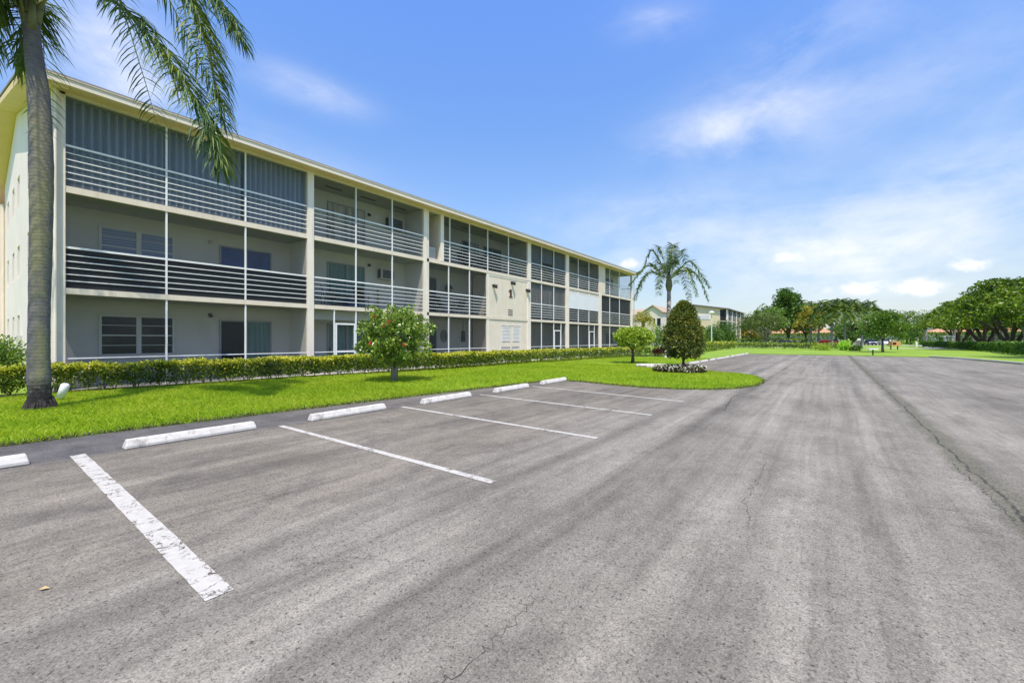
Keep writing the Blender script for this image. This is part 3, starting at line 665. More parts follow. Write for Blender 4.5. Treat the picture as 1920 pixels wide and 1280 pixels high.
# columns
def col(y0, y1, z0=.03, z1=8.875, fx=-18.10, m='column'): MB().box(FX-.12, fx, y0, y1, z0, z1).build('column', m, B, bevel=.008)
col(1.74, 1.88, fx=-18.04); col(1.882, 2.02, fx=-18.12); col(9.28, 9.56); col(15.84, 16.06); col(16.062, 16.24, fx=-18.14)
col(17.13, 17.39, 6.11, fx=-18.13); col(25.96, 26.38, 5.93); col(25.97, 26.38, .03, 5.93, -18.12); col(31.70, 32.18, fx=-18.09); col(38.17, 39.6, 6.11, 8.8, -18.13, 'cream'); col(38.17, 38.72, .03, 6.1, -18.11); col(46.45, 46.88, .03, 6.1); col(46.70, 46.86, 6.11, 8.8)
MB().tube([(-18.0, 1.80, .0), (-18.0, 1.80, 8.9)], .035).build('downspout', 'column', B); MB().tube([(-17.99, 47.0, .0), (-17.99, 47.0, 8.9)], .04).build('downspout', 'frame', B)
# partitions
def part(y0, y1, z0, z1, m='inner'): MB().box(BX, FX-.121, y0, y1, z0, z1).build('partition_wall', m, B)
for y0, y1 in ((9.30, 9.50), (15.86, 16.06), (26.0, 26.2), (31.75, 31.95), (38.3, 38.5)):
    for z0, z1 in FL: part(y0, y1, z0+.016, z1)
part(17.15, 17.35, 6.126, 8.8, 'cream'); part(46.5, 46.7, .046, 2.9); part(46.5, 46.7, 3.086, 5.92)
# stair block with the numeral, floors one and two
SBm = MB(); SBm.box(BX+.2, FX+.015, 21.52, 25.968, .03, 5.919); SBm.build('stair_wall', 'cream', B)
MB().box(FX-.1, FX+.045, 21.28, 21.52, .03, 5.92).build('column', 'column', B)
MB().box(FX+.015, FX+.04, 21.52, 25.96, 5.80, 5.919).build('trim', 'column', B)
# mullions, railings, screens
def mull(y, fl, w=.05, z0=None, z1=None):
    a, b = FL[fl]; z0 = a if z0 is None else z0; z1 = b if z1 is None else z1
    if fl == 2: z1 = min(z1, 8.8)
    MB().box(FX-.03, FX+.035, y-w/2, y+w/2, z0+(.016 if fl else 0), z1).build('mullion', 'white', B)
def rail(y0, y1, fl):
    a = FL[fl][0]; mb = MB(); mb.box(FX-.012, FX+.022, y0, y1, a+1.19, a+1.25)
    for k in range(1, 6): z = a+.03+k*.195; mb.box(FX-.008, FX+.018, y0, y1, z-.013, z+.013)
    mb.build('railing', 'white', B)
def scr(y0, y1, fl, m='screen', z0=None, z1=None):
    a, b = FL[fl]; z0 = a+.02 if z0 is None else z0; z1 = min(b, 8.8) if z1 is None else z1
    MB().add([(FX-.02, y0, z0), (FX-.02, y1, z0), (FX-.02, y1, z1), (FX-.02, y0, z1)], [(0, 1, 2, 3)]).build('screen_panel', m, B)
def lowrail(y0, y1): MB().box(FX-.012, FX+.02, y0, y1, .955, .99).build('screen_rail', 'white', B)
def bay(fl, ys, kind='screen', lower=None):
    for i, (a, b) in enumerate(zip(ys[:-1], ys[1:])):
        a2 = a+(.025 if i else 0); b2 = b-(.025 if i < len(ys)-2 else 0)
        if i: mull(a, fl)
        k = kind[i] if isinstance(kind, (list, tuple)) else kind
        if fl: rail(a2, b2, fl)
        else: lowrail(a2, b2)
        if lower: scr(a2, b2, fl, k, FL[fl][0]+1.22); scr(a2, b2, fl, lower, None, FL[fl][0]+1.219)
        else: scr(a2, b2, fl, k)
B1 = [2.02, 4.42, 6.87, 9.28]; B2 = [9.56, 11.66, 13.76, 15.84]
bay(0, B1); bay(1, B1, 'screen', 'screen_dark'); bay(2, B1, 'screen_blue')
bay(0, [9.56, 10.55, 11.66, 13.76, 15.84]); bay(1, B2); bay(2, B2)
bay(0, [16.24, 17.82, 19.64, 21.28], 'screen_thick'); bay(1, [16.24, 17.82, 19.64, 21.28], 'screen_thick'); bay(2, [17.39, 17.91, 19.64, 21.41, 23.67, 25.96], 'screen_thick')
B4 = [26.38, 27.94, 29.78, 31.70]; B5 = [32.18, 34.01, 36.11, 38.17]
bay(0, [26.38, 27.94, 29.78, 30.95, 31.70], 'screen_mid'); bay(1, B4, 'screen_thick'); bay(2, B4, 'screen_thick')
bay(0, [32.18, 34.01, 36.11, 37.25, 38.17], 'screen_mid'); bay(1, B5, 'screen_thick'); bay(2, B5, 'screen_thick')
bay(0, [38.72, 40.8, 43.3, 46.45], 'screen_mid'); bay(1, [38.72, 40.8, 43.3, 46.45], 'screen_mid'); bay(2, [39.6, 40.8, 43.3, 46.70])
MB().box(FX-.03, FX+.03, 16.24, 17.13, 6.13, 6.16).build('trim', 'column', B)
# solid wind panels behind the second floor railing of the first bay, storm curtains above
for a, b in zip(B1[:-1], B1[1:]):
    MB().box(FX-.075, FX-.06, a+.03, b-.03, 3.09, 4.29).build('wind_panel', 'navy', B)
    n = 120; cu = MB(); vs = []
    for i in range(n+1):
        y = a+.03+(b-a-.06)*i/n; x = FX-.28+.10*math.sin(2*math.pi*i/n*12+a)
        vs += [(x, y, 6.2), (x, y, 8.79)]
    cu.add(vs, [(2*i, 2*i+2, 2*i+3, 2*i+1) for i in range(n)]); cu.build('storm_curtain', 'curtain_grey', B, True)
# end-side screens and rails (left and right ends)
for fl in (0, 1, 2):
    a, b = FL[fl]; mb = MB(); mb.box(BX+.05, FX-.13, 1.80, 1.83, a+1.19 if fl else .955, a+1.25 if fl else .99)
    if fl:
        for k in range(1, 6): mb.box(BX+.05, FX-.13, 1.80, 1.83, a+.02+k*.195, a+.045+k*.195)
    mb.build('railing', 'white', B)
    MB().add([(BX, 1.84, a+.02), (FX-.13, 1.84, a+.02), (FX-.13, 1.84, b), (BX, 1.84, b)], [(0, 1, 2, 3)]).build('screen_panel', 'screen_dark', B)
mb = MB(); mb.box(BX+.05, FX-.1, 46.76, 46.79, 7.30, 7.36)
for k in range(1, 6): mb.box(BX+.05, FX-.1, 46.76, 46.79, 6.13+k*.195, 6.155+k*.195)
mb.build('railing', 'frame', B)
# screen doors, ground floor
def sdoor(y0, y1):
    mb = MB(); x0, x1 = FX-.0, FX+.05
    mb.box(x0, x1, y0, y0+.07, .04, 2.30).box(x0, x1, y1-.07, y1, .04, 2.30).box(x0, x1, y0+.07, y1-.07, 2.22, 2.30).box(x0, x1, y0+.07, y1-.07, .04, .16).box(x0, x1, y0+.07, y1-.07, .94, 1.02)
    d = mb.build('screen_door', 'white', B); MB().sphere((x1+.02, y1-.035, 1.08), .025).build('handle', 'frame', d)
sdoor(10.60, 11.62); sdoor(29.83, 30.90); sdoor(36.16, 37.20)
MB().box(FX-.55, FX-.45, 9.6, 15.8, 2.45, 2.89).build('ground_floor_valance', 'steel', B)
# windows and sliding doors on the back wall
def window(y0, y1, z0, z1, blind=None, glassm='glass'):
    x = BX; mb = MB(); ym = (y0+y1)/2
    for a, b in ((y0, y0+.07), (ym-.07, ym+.07), (y1-.07, y1)): mb.box(x, x+.06, a, b, z0, z1)
    for a, b in ((y0+.07, ym-.07), (ym+.07, y1-.07)):
        mb.box(x, x+.06, a, b, z1-.05, z1).box(x, x+.06, a, b, z0, z0+.05)
        for k in range(1, 4): zz = z0+(z1-z0)*k/4; h = .022 if k == 2 else .010; mb.box(x, x+.045, a, b, zz-h, zz+h)
    f = mb.build('window', 'steel', B)
    for a, b in ((y0+.07, ym-.07), (ym+.07, y1-.07)): MB().box(x, x+.02, a, b, z0+.05, z1-.05).build('pane', blind or glassm, f)
    MB().box(x, x+.10, y0-.03, y1+.03, z0-.06, z0-.002).build('sill', 'cream', f)
def slider(y0, y1, z0, z1, left='glass', right='curtain_teal'):
    x = BX; mb = MB(); ym = (y0+y1)/2
    for a, b in ((y0, y0+.05), (ym-.025, ym+.025), (y1-.05, y1)): mb.box(x, x+.07, a, b, z0, z1)
    for a, b in ((y0+.05, ym-.025), (ym+.025, y1-.05)): mb.box(x, x+.07, a, b, z1-.05, z1).box(x, x+.07, a, b, z0, z0+.06)
    f = mb.build('sliding_door', 'frame', B)
    MB().box(x, x+.03, y0+.05, ym-.025, z0+.06, z1-.05).build('pane', left, f); MB().box(x, x+.025, ym+.025, y1-.05, z0+.06, z1-.05).build('pane', right, f)
    MB().box(x+.07, x+.11, y0+.09, y0+.12, z0+.85, z0+1.1).build('handle', 'black', f)
def wlight(y, z, m='black'):
    mb = MB(); mb.box(BX, BX+.05, y-.06, y+.06, z-.07, z+.07); mb.tube([(BX+.05, y, z+.02), (BX+.14, y, z-.04)], [.05, .065], 10); mb.build('wall_light', m, B)
window(2.98, 5.05, .99, 2.38); window(2.98, 5.05, 4.10, 5.40, 'venetian'); window(2.98, 5.05, 7.2, 8.3, 'venetian')
slider(6.52, 8.5, .035, 2.33, 'glass', 'curtain_teal'); slider(6.52, 8.5, 3.09, 5.36, 'glass_blue', 'glass_blue'); slider(6.52, 8.5, 6.13, 8.3)
wlight(6.2, 2.5); wlight(6.2, 5.42, 'ac')
slider(11.1, 13.2, .035, 2.33, 'curtain_teal', 'curtain_teal'); slider(11.1, 13.2, 3.09, 5.38, 'curtain_teal', 'curtain_teal'); slider(11.1, 13.2, 6.13, 8.35, 'curtain_pale', 'curtain_pale')
wlight(13.45, 5.52); wlight(13.45, 8.22)
def ac(y0, y1, z0, z1):
    mb = MB(); mb.box(BX, BX+.38, y0, y1, z0, z1); a = mb.build('air_conditioner', 'ac', B, bevel=.01)
    g_ = MB(); n = 7
    for i in range(n): zz = z0+.06+(z1-z0-.12)*i/n; g_.box(BX+.38, BX+.39, y0+.10, y1-.10, zz, zz+.052)
    g_.box(BX+.06, BX+.32, y0-.008, y0, z0+.06, z1-.06); g_.build('grille', 'dark', a)
ac(13.98, 14.9, 4.83, 5.40); ac(14.5, 15.5, 7.72, 8.32)
for y in (10.6, 12.5, 14.5): MB().box(-19.12, -19.0, y, y+.85, 8.785, 8.799).build('ceiling_vent', 'black', B)
for y in (19.9, 22.2, 34.6, 27.6): MB().box(-19.12, -19.0, y, y+.85, 8.785, 8.799).build('ceiling_vent', 'black', B)
slider(16.35, 18.3, .035, 2.33, 'glass', 'glass'); slider(16.35, 18.3, 3.09, 5.38, 'glass', 'shade_dark'); slider(17.5, 18.4, 6.13, 8.3, 'glass', 'shade_dark')
slider(20.6, 22.3, 6.13, 8.2, 'shade_dark', 'curtain_pale'); slider(22.8, 24.8, 6.13, 8.2, 'shade_dark', 'shade_dark'); wlight(18.8, 8.2)
for z in (.035, 3.09, 6.13):
    slider(26.6, 28.6, z, z+2.2, 'glass', 'shade_dark'); slider(33.0, 35.2, z, z+2.2, 'glass_teal', 'glass'); slider(40.0, 42.2, z, z+2.2, 'glass', 'shade_dark')
    window(43.2, 45.2, z+1.0, z+2.2)
# roller shades and blinds just inside the screens
def shade(y0, y1, z0, z1, m, dx=.10): MB().box(FX-dx-.012, FX-dx, y0, y1, z0, z1).build('roller_shade', m, B)
for i, (a, b) in enumerate(zip(B4[:-1], B4[1:])):
    shade(a+.04, b-.04, 7.0 if i != 1 else 7.65, 8.79, 'shade_grey'); shade(a+.04, b-.04, 3.2, 5.9, 'blind_grey')
for a, b in zip(B5[:-1], B5[1:]):
    shade(a+.03, b-.03, 4.25, 5.62, 'shade_white', -.045); MB().box(FX-.1, FX+.0, a+.03, b-.03, 5.64, 5.9).build('shade_cassette', 'column', B); shade(a+.03, b-.03, 3.15, 4.2, 'shade_dark', .3)
for a, b in ((38.75, 40.75), (40.85, 43.25), (43.35, 46.4)): shade(a, b, 4.1 if a < 40 else 3.9, 5.7 if a < 40 else 5.5, 'shade_dark')
# floodlights, numeral, vent, louvre panel on the stair wall
for y, z in ((21.95, 5.18), (24.0, 5.60), (25.85, 5.24)):
    mb = MB(); x = FX+.015
    mb.box(x, x+.05, y-.07, y+.07, z-.08, z+.06); fl_ = mb.build('floodlight', 'black', B)
    h_ = MB(); h_.tube([(x+.04, y, z), (x+.16, y+.06, z+.06)], .03, 8); h_.tube([(x+.08, y+.02, z-.06), (x+.30, y+.14, z-.10)], [.10, .14], 12); h_.build('lamp_head', 'black', fl_)
    MB().tube([(x+.302, y+.141, z-.1003), (x+.31, y+.145, z-.102)], .12, 12).build('lens', 'lampglass', fl_)
x = FX+.016
nm = MB(); nm.box(x, x+.035, 23.84, 24.02, 4.58, 5.08).box(x, x+.035, 23.74, 24.12, 4.52, 4.58)
nm.add([(x, 23.84, 5.08), (x, 23.84, 4.95), (x, 23.70, 4.88), (x, 23.70, 4.97), (x+.035, 23.84, 5.08), (x+.035, 23.84, 4.95), (x+.035, 23.70, 4.88), (x+.035, 23.70, 4.97)], [(0, 3, 2, 1), (4, 5, 6, 7), (0, 4, 7, 3), (1, 2, 6, 5), (3, 7, 6, 2)])
nm.build('building_number', 'rust', B)
vt = MB()
for k in range(4): vt.box(x, x+.006, 23.62, 24.16, 3.22+k*.125, 3.275+k*.125)
vt.build('wall_vent', 'black', B)
lp = MB(); lp.box(x, x+.02, 22.75, 25.2, 2.50, 2.56).box(x, x+.02, 22.75, 22.81, .05, 2.50).box(x, x+.02, 25.14, 25.2, .05, 2.50)
pn = lp.build('louvre_panel', 'shutter', B)
for y0, y1 in ((22.95, 23.85), (24.15, 24.95)):
    q = MB(); q.box(x, x+.03, y0, y0+.05, 1.40, 2.40).box(x, x+.03, y1-.05, y1, 1.40, 2.40).box(x, x+.03, y0+.05, y1-.05, 2.35, 2.40).box(x, x+.03, y0+.05, y1-.05, 1.40, 1.45)
    for k in range(9):
        z = 1.47+k*.098; q.add([(x, y0+.05, z+.09), (x, y1-.05, z+.09), (x+.03, y1-.05, z), (x+.03, y0+.05, z), (x, y0+.05, z+.075), (x, y1-.05, z+.075), (x+.02, y1-.05, z-.003), (x+.02, y0+.05, z-.003)], [(0, 3, 2, 1), (4, 5, 6, 7), (0, 1, 5, 4), (3, 7, 6, 2)])
    q.build('louvre', 'shutter', pn)
    MB().box(x, x+.008, y0-.1, y1, .98, 1.03).box(x, x+.008, y0-.1, y1, .90, .95).build('slot', 'frame', pn)
# end wall utilities
ub = MB(); ub.box(-27.5, -26.9, 1.62, 1.748, 1.1, 1.7).tube([(-27.3, 1.69, 1.1), (-27.3, 1.69, .0)], .05).tube([(-27.0, 1.66, 1.1), (-27.0, 1.66, .3), (-26.6, 1.66, .1)], .06); ub.build('utility_box', 'ac', B)

# things standing on the balconies
def patio_chair(loc, rz, label, reclined=0):
    t = thing('patio_chair', label, 'chair', loc, R(rz), 'dark patio chairs on the second floor balcony')
    s_ = MB(); s_.box(-.25, .25, -.24, .24, .40, .43); s_.build('seat', 'wicker', t, bevel=.01)
    b = MB(); k = .18+reclined; b.add([(-.25, .22, .43), (.25, .22, .43), (.25, .22+k, 1.0), (-.25, .22+k, 1.0), (-.25, .25, .43), (.25, .25, .43), (.25, .25+k, 1.0), (-.25, .25+k, 1.0)], [(0, 1, 2, 3), (7, 6, 5, 4), (0, 4, 5, 1), (1, 5, 6, 2), (2, 6, 7, 3), (3, 7, 4, 0)]); b.build('backrest', 'wicker', t)
    for sx_ in (-1, 1):
        for sy_ in (-1, 1): MB().tube([(sx_*.24, sy_*.22, .42), (sx_*.27, sy_*.27, 0)], .016, 6).build('leg', 'black', t)
        MB().tube([(sx_*.28, -.22, .43), (sx_*.28, -.22, .64), (sx_*.28, .22, .66)], .018, 6).build('armrest', 'black', t)
patio_chair((-18.95, 9.95, 3.087), 200, 'dark patio chair hard against the column at the left of the balcony')
patio_chair((-19.05, 10.85, 3.087), 150, 'dark sling patio chair with its back to the teal sliding door')
patio_chair((-18.9, 12.45, 3.087), 215, 'reclined dark patio chair right of the mullion on the middle balcony', .15)
t = thing('patio_table', 'low dark table between the patio chairs on the middle balcony', 'table', (-18.75, 11.35, 3.087))
MB().box(-.35, .35, -.45, .45, .50, .53).build('table_top', 'wicker', t)
for sx_ in (-.3, .3):
    for sy_ in (-.4, .4): MB().box(sx_-.015, sx_+.015, sy_-.015, sy_+.015, 0, .5).build('leg', 'black', t)
t = thing('storage_crate', 'blue plastic crate behind the second floor railing', 'crate', (-19.2, 12.0, 3.087)); cb_ = MB(); cb_.box(-.3, .3, -.28, .28, 0, .04).box(-.3, -.27, -.28, .28, .04, .4).box(.27, .3, -.28, .28, .04, .4).box(-.27, .27, -.28, -.25, .04, .4).box(-.27, .27, .25, .28, .04, .4); cb_.build('crate_body', 'blue', t); MB().box(-.32, .32, -.3, .3, .4, .43).build('lid', 'blue', t)
tag(MB().tube([(-19.72, 14.0, 3.09), (-19.72, 14.0, 4.25)], .04, 8).build('wooden_post', 'wood'), 'tan wooden post leaning at the balcony back wall', 'post')
t = thing('condenser_unit', 'grey ribbed condenser unit in the open top-floor recess', 'air conditioner', (-18.75, 16.68, 6.128))
MB().box(-.3, .3, -.33, .33, .0, .75).build('housing', 'ac', t, bevel=.02); q = MB()
for k in range(14): q.box(.3, .308, -.29+k*.042, -.272+k*.042, .06, .69)
q.build('grille', 'frame', t)
for i, (y, z, lb) in enumerate(((18.8, 3.087, 'dark balcony bistro table behind the railing left of the blank wall'), (20.6, 6.128, 'dark table on the top-floor balcony above the number'))):
    t = thing('bistro_table', lb, 'table', (-18.9, y, z)); MB().tube([(0, 0, .68), (0, 0, .71)], .42, 18).build('table_top', 'wicker', t); MB().tube([(0, 0, 0), (0, 0, .68)], .035, 8).build('pedestal', 'black', t); MB().tube([(0, 0, 0), (0, 0, .03)], .25, 14).build('base', 'black', t)
for k, (y, z, rz, lb) in enumerate(((18.1, 3.087, 170, 'dark chair left of the bistro table on the balcony beside the blank wall'), (19.5, 3.087, 20, 'dark chair right of the bistro table on the balcony beside the blank wall'), (19.95, 6.128, 170, 'dark chair on the top-floor balcony just right of the cream post'), (21.3, 6.128, 20, 'dark chair on the top-floor balcony above the left edge of the blank wall'))):
    patio_chair((-18.95, y, z), rz, lb)
t = thing('hanging_basket', 'dark potted plant hanging on the second floor balcony wall', 'plant', (-19.6, 19.2, 4.75))
MB().tube([(0, 0, -.12), (0, 0, .05)], [.08, .14], 10).build('pot', 'bark', t); P, dn = in_ball(160); V, F = leafgeo(P*.12+np.array([0, 0, .1]), dn+np.array([0, 0, .6]), .22, .05, .4); npmesh('foliage', V, F, 'l_dark', t)
wp = MB()
for k in range(5):
    r_ = .30-.06*k; wp.tube([(BX+.03+.004*k, 18.95+r_*math.cos(a), 1.75+r_*1.25*math.sin(a)) for a in [2*math.pi*i/20 for i in range(21)]], .014, 5, False)
tag(wp.build('wall_basket', 'wicker'), 'oval woven basket hung on the ground floor balcony wall', 'wall decoration')
wp = MB(); wp.tube([(BX+.05, 20.7, 1.4), (BX+.05, 20.7, 2.1)], [.16, .12], 10).tube([(BX+.05, 20.7, 2.1), (BX+.05, 20.7, 2.8)], .012, 6)
tag(wp.build('hanging_lantern', 'wicker'), 'dark hanging lantern on a cord right of the woven wall basket', 'lantern')

# ================================================================== HEDGE (near)
hb = [(-17.05, -6), (-17.0, 1.5), (-16.75, 4), (-16.5, 7), (-16.3, 10), (-15.6, 13), (-15.25, 16), (-15.1, 22), (-14.6, 28), (-14.1, 34), (-13.0, 38)]
# the front base line above; the near run stays on the strip between lawn and building
def along(line_, s):
    for (a, b) in zip(line_[:-1], line_[1:]):
        L_ = math.dist(a, b)
        if s <= L_: u = s/L_; return (a[0]+(b[0]-a[0])*u, a[1]+(b[1]-a[1])*u), ((b[0]-a[0])/L_, (b[1]-a[1])/L_)
        s -= L_
    return b, ((b[0]-a[0])/L_, (b[1]-a[1])/L_)
def hedge(name, label, path, depth, h, dens, leaf, mats, topshare=.8, z0=.12, base_z=.0, stems=True, clumpy=.035, hfun=None, group=None, split=None):
    t = thing(name, label, 'hedge', (path[0][0], path[0][1], base_z), 0, group); ox, oy = path[0]
    tot = sum(math.dist(a, b) for a, b in zip(path[:-1], path[1:]))
    n = int(tot*dens); S = rng.random(n)*tot; per = rng.random(n)*(2*h+depth)
    P = np.zeros((n, 3)); Dn = np.zeros((n, 3)); top = np.zeros(n, bool)
    sd_ = rng.random(64)*6.28
    for i in range(n):
        (bx, by), (tx, ty) = along(path, S[i]); nx, ny = -ty, tx      # left of travel = away from the lawn
        hh = h*(1+clumpy*math.sin(S[i]*2.1+sd_[0])+clumpy*.7*math.sin(S[i]*5.3+sd_[1])+clumpy*.6*math.sin(S[i]*17+sd_[2])); q = per[i]; inset = abs(rng.normal(0, .07)); bul = .045*math.sin(S[i]*3.7)+.03*math.sin(S[i]*7.9+1)
        if q < h*1.25: u = -bul+inset; z = z0+(hh-z0)*(q/(h*1.25))**.9; d = (-nx, -ny, .35)
        elif q < h*1.25+depth: u = (q-h*1.25); z = hh-inset*.8; d = (0, 0, 1.)
        else: u = depth+bul-inset; z = z0+(hh-z0)*rng.random(); d = (nx, ny, .3)
        # loose under-side: fewer leaves low down
        P[i] = (bx+nx*u-ox, by+ny*u-oy, z+rng.normal(0, .02)); Dn[i] = d; top[i] = z > hh-.05-.22*rng.random()**2
    keep = rng.random(n) < np.clip((P[:, 2]-z0*.4)/.30, .10, 1)*np.clip(.72+.5*np.sin(P[:, 0]*9+np.sin(P[:, 1]*6)*1.5+P[:, 2]*8)*np.sin(P[:, 1]*7.3+P[:, 2]*5), .25, 1); P, Dn, top = P[keep], Dn[keep], top[keep]; n = len(P)
    Dn = Dn+rng.normal(size=(n, 3))*.6
    V, F = leafgeo(P, Dn, leaf*rng.uniform(.6, 1.35, n), leaf*.48*rng.uniform(.7, 1.2, n), .2)
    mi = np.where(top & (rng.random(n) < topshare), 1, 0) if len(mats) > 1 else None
    npmesh('foliage', V, F, mats, t, mi)
    if stems:
        sb_ = MB(); k = int(tot*3.2)
        for i in range(k):
            (bx, by), (tx, ty) = along(path, tot*(i+random.random())/k); nx, ny = -ty, tx; u = depth*random.uniform(.15, .85)
            b0 = Vector((bx+nx*u-ox, by+ny*u-oy, -.02))
            for _ in range(2): sb_.tube([b0, b0+Vector((random.uniform(-.12, .12), random.uniform(-.12, .12), h*.4)), b0+Vector((random.uniform(-.25, .25), random.uniform(-.25, .25), h*.8))], [.013, .010, .004], 4, False)
        sb_.build('stems', 'stem', t)['kind'] = 'stuff'
    return t
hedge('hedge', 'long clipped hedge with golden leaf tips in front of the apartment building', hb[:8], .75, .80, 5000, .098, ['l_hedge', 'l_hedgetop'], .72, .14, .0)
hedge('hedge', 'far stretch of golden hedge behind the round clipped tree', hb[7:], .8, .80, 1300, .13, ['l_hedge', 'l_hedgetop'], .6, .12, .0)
# soil bed under the hedge
sp = [(x+.12, y) for x, y in hb]+[(x-1.0, y) for x, y in hb[::-1]]
MB().prism(sp, .0, .042).build('soil_bed', 'soil')['kind'] = 'structure'

# ================================================================== BIG PALM
PB = (-13.45, 1.12, .0)
t = thing('palm_tree', 'tall palm with thick ringed grey trunk and drooping fronds at the left', 'palm tree', PB, 0)
tp = [(u*.798, u*.602, z) for u, z in ((0, -.1), (0, .05), (0, .25), (-.01, .5), (-.02, .78), (-.02, 1.4), (.0, 2.6), (.03, 4.0), (.03, 5.4), (-.02, 6.7), (-.14, 7.7), (-.2, 8.5))]
tr_ = [.215, .21, .185, .175, .185, .168, .168, .178, .188, .172, .14, .125]
C_ = spline(tp, 90); Rr = np.interp(np.linspace(0, 1, 90), np.linspace(0, 1, len(tr_)), tr_)
mb = MB(); mb.tube([tuple(c) for c in C_], [float(r_*(1+.018*math.sin(i*2.1)+.012*math.sin(i*5.7))+(.02*math.sin(i*3.3) if i < 12 else 0)) for i, r_ in enumerate(Rr)], 28); mb.build('trunk', 'palm_bark', t, True)
rb = MB()
for i in range(46):
    a = 2*math.pi*i/46+random.uniform(-.05, .05); h_ = random.uniform(.08, .34); r_ = .19
    rb.tube([(math.cos(a)*r_, math.sin(a)*r_, h_), (math.cos(a)*.24, math.sin(a)*.24, h_*.4), (math.cos(a)*random.uniform(.23, .29), math.sin(a)*random.uniform(.23, .29), .0)], [.015, .022, .01], 5)
M['root'] = simple('blackened_palm_roots', (.035, .030, .026), .95, .5, 14, .6, 30); rb.build('root_skirt', 'root', t, True)
bt = MB()
for i in range(9):
    a = i*2.4; z = 8.1+i*.07
    bt.tube([(-.13+math.cos(a)*.06, -.1+math.sin(a)*.06, z), (-.15+math.cos(a)*.14, -.11+math.sin(a)*.14, z+.35), (-.16+math.cos(a)*.30, -.12+math.sin(a)*.30, z+.85)], [.09, .07, .035], 7)
bt.build('frond_bases', 'boot', t, True)
c37, s37 = math.cos(R(YAW)), math.sin(R(YAW))
def W(u, z, d=0): return (c37*u-s37*d-.05, s37*u+c37*d-.04, z)     # u to the right of the trunk as seen from the lot, d away
frond(t, [W(-.1, 8.5), W(.5, 9.0), W(1.2, 8.95, -.05), W(2.0, 8.45, -.1), W(2.7, 7.7, -.1), W(3.3, 6.8, -.1), W(3.75, 5.9, -.05), W(3.95, 5.2, 0)], 380, .85, .030, 'l_palm', .03, 1.35, .36, .8)
frond(t, [W(-.1, 8.8, .1), W(.9, 9.9, .2), W(1.9, 10.1, .3), W(2.7, 9.5, .35), W(3.2, 8.5, .35), W(3.5, 7.5, .3), W(3.75, 6.3, .3)], 320, .80, .030, 'l_palm', .03, 1.35, .25, .8)
frond(t, [W(-.1, 8.7, -.1), W(.6, 9.6, -.4), W(1.5, 9.9, -.6), W(2.2, 9.4, -.8), W(2.7, 8.7, -.9)], 240, .75, .030, 'l_palm', .03, 1.35, .3, .8)
frond(t, [W(-.1, 8.9, .2), W(1.2, 10.2, .7), W(2.4, 10.2, 1.0), W(3.2, 9.5, 1.1), W(3.7, 8.6, 1.1)], 200, .75, .030, 'l_palm', .03, 1.35, .3, .8)
frond(t, [W(-.2, 8.4, -.1), W(-.35, 8.95, -.2), W(-.50, 8.9, -.3), W(-.60, 8.2, -.35), W(-.62, 7.5, -.35)], 150, .85, .034, 'l_palm', .03, 1.2, .10, .6)
frond(t, [W(-.2, 8.4, .1), W(-.40, 8.95, .2), W(-.62, 8.9, .3), W(-.75, 8.2, .35), W(-.78, 7.6, .35)], 150, .85, .034, 'l_palm', .03, 1.2, .10, .6)
frond(t, [W(-.2, 8.5, -.2), W(-.22, 9.1, -.4), W(-.26, 9.0, -.6), W(-.28, 8.5, -.7), W(-.28, 8.1, -.7)], 140, .80, .034, 'l_palm', .03, 1.2, .1, .6)
frond(t, [W(-.1, 8.4, -.15), W(-.05, 9.0, -.4), W(.02, 8.9, -.5), W(.05, 8.6, -.55)], 80, .55, .030, 'l_palm', .03, 1.2, .15, .6)
frond(t, [W(.1, 8.6, -.1), W(.35, 9.0, -.4), W(.5, 8.9, -.5), W(.6, 8.7, -.6)], 30, .40, .03, 'l_palm', .03, 1.1, .2, .6)
for k, a in enumerate((1.6, 2.3, 3.0, 3.7, 4.4, 5.6, .8)):
    frond(t, [(x-.12, y-.09, z) for x, y, z in arch(a, 3.6, 1.9, .6+.5*(k % 3), 8.8)], 60, .7, .036, 'l_palm', .03, .9, .2)
t = thing('ground_spotlight', 'white cylindrical garden spotlight by the hedge right of the big palm', 'spotlight', (-14.95, 1.62, .03), 0)
MB().tube([(0, 0, 0), (0, 0, .12)], .015, 6).build('stake', 'black', t); MB().tube([(-.03, -.04, .10), (.03, .04, .40), (.035, .047, .44)], [.075, .085, .05], 14).build('housing', 'pvc', t, True)

# ================================================================== OTHER PLANTS ON THE LAWN
# hibiscus
def hib_trunk(mb):
    for i in range(5):
        a = i*1.26; mb.tube([(math.cos(a)*.06, math.sin(a)*.06, -.05), (math.cos(a)*.08, math.sin(a)*.08, .45), (math.cos(a)*.45, math.sin(a)*.45, 1.3), (math.cos(a)*.75, math.sin(a)*.75, 2.1)], [.07, .055, .03, .012], 7)
        mb.tube([(math.cos(a)*.25, math.sin(a)*.25, .9), (math.cos(a+.5)*1.0, math.sin(a+.5)*1.0, 1.35)], [.025, .01], 5)
def hib_shape(n):
    d = unit(rng.normal(size=(n, 3))); r = .3+.7*rng.random((n, 1))**.55
    s_ = np.array([1.12, 1.12, 1.02])*np.where(np.abs(d) > .6, .97, 1.08); return np.array([.05, .05, 1.62])+d*r*s_
_hs = hib_shape
def hib_shape(n):
    A = _hs(n-26); a = rng.random(26)*6.283; z = rng.uniform(-.8, .95, 26); r = rng.uniform(1.05, 1.32, 26)
    return np.concatenate([A, np.stack([.05+np.cos(a)*r*np.sqrt(np.clip(1.15-z*z*.6, .2, 1)), .05+np.sin(a)*r*np.sqrt(np.clip(1.15-z*z*.6, .2, 1)), 1.62+z], 1)])
t = tree('hibiscus_tree', 'small bushy hibiscus tree with a few red flowers in front of the hedge', (-12.5, 9.55, .03), hib_shape, 230, 52, .16, 'l', .115, .07, hib_trunk, 'l_hib', 'bark_grey')
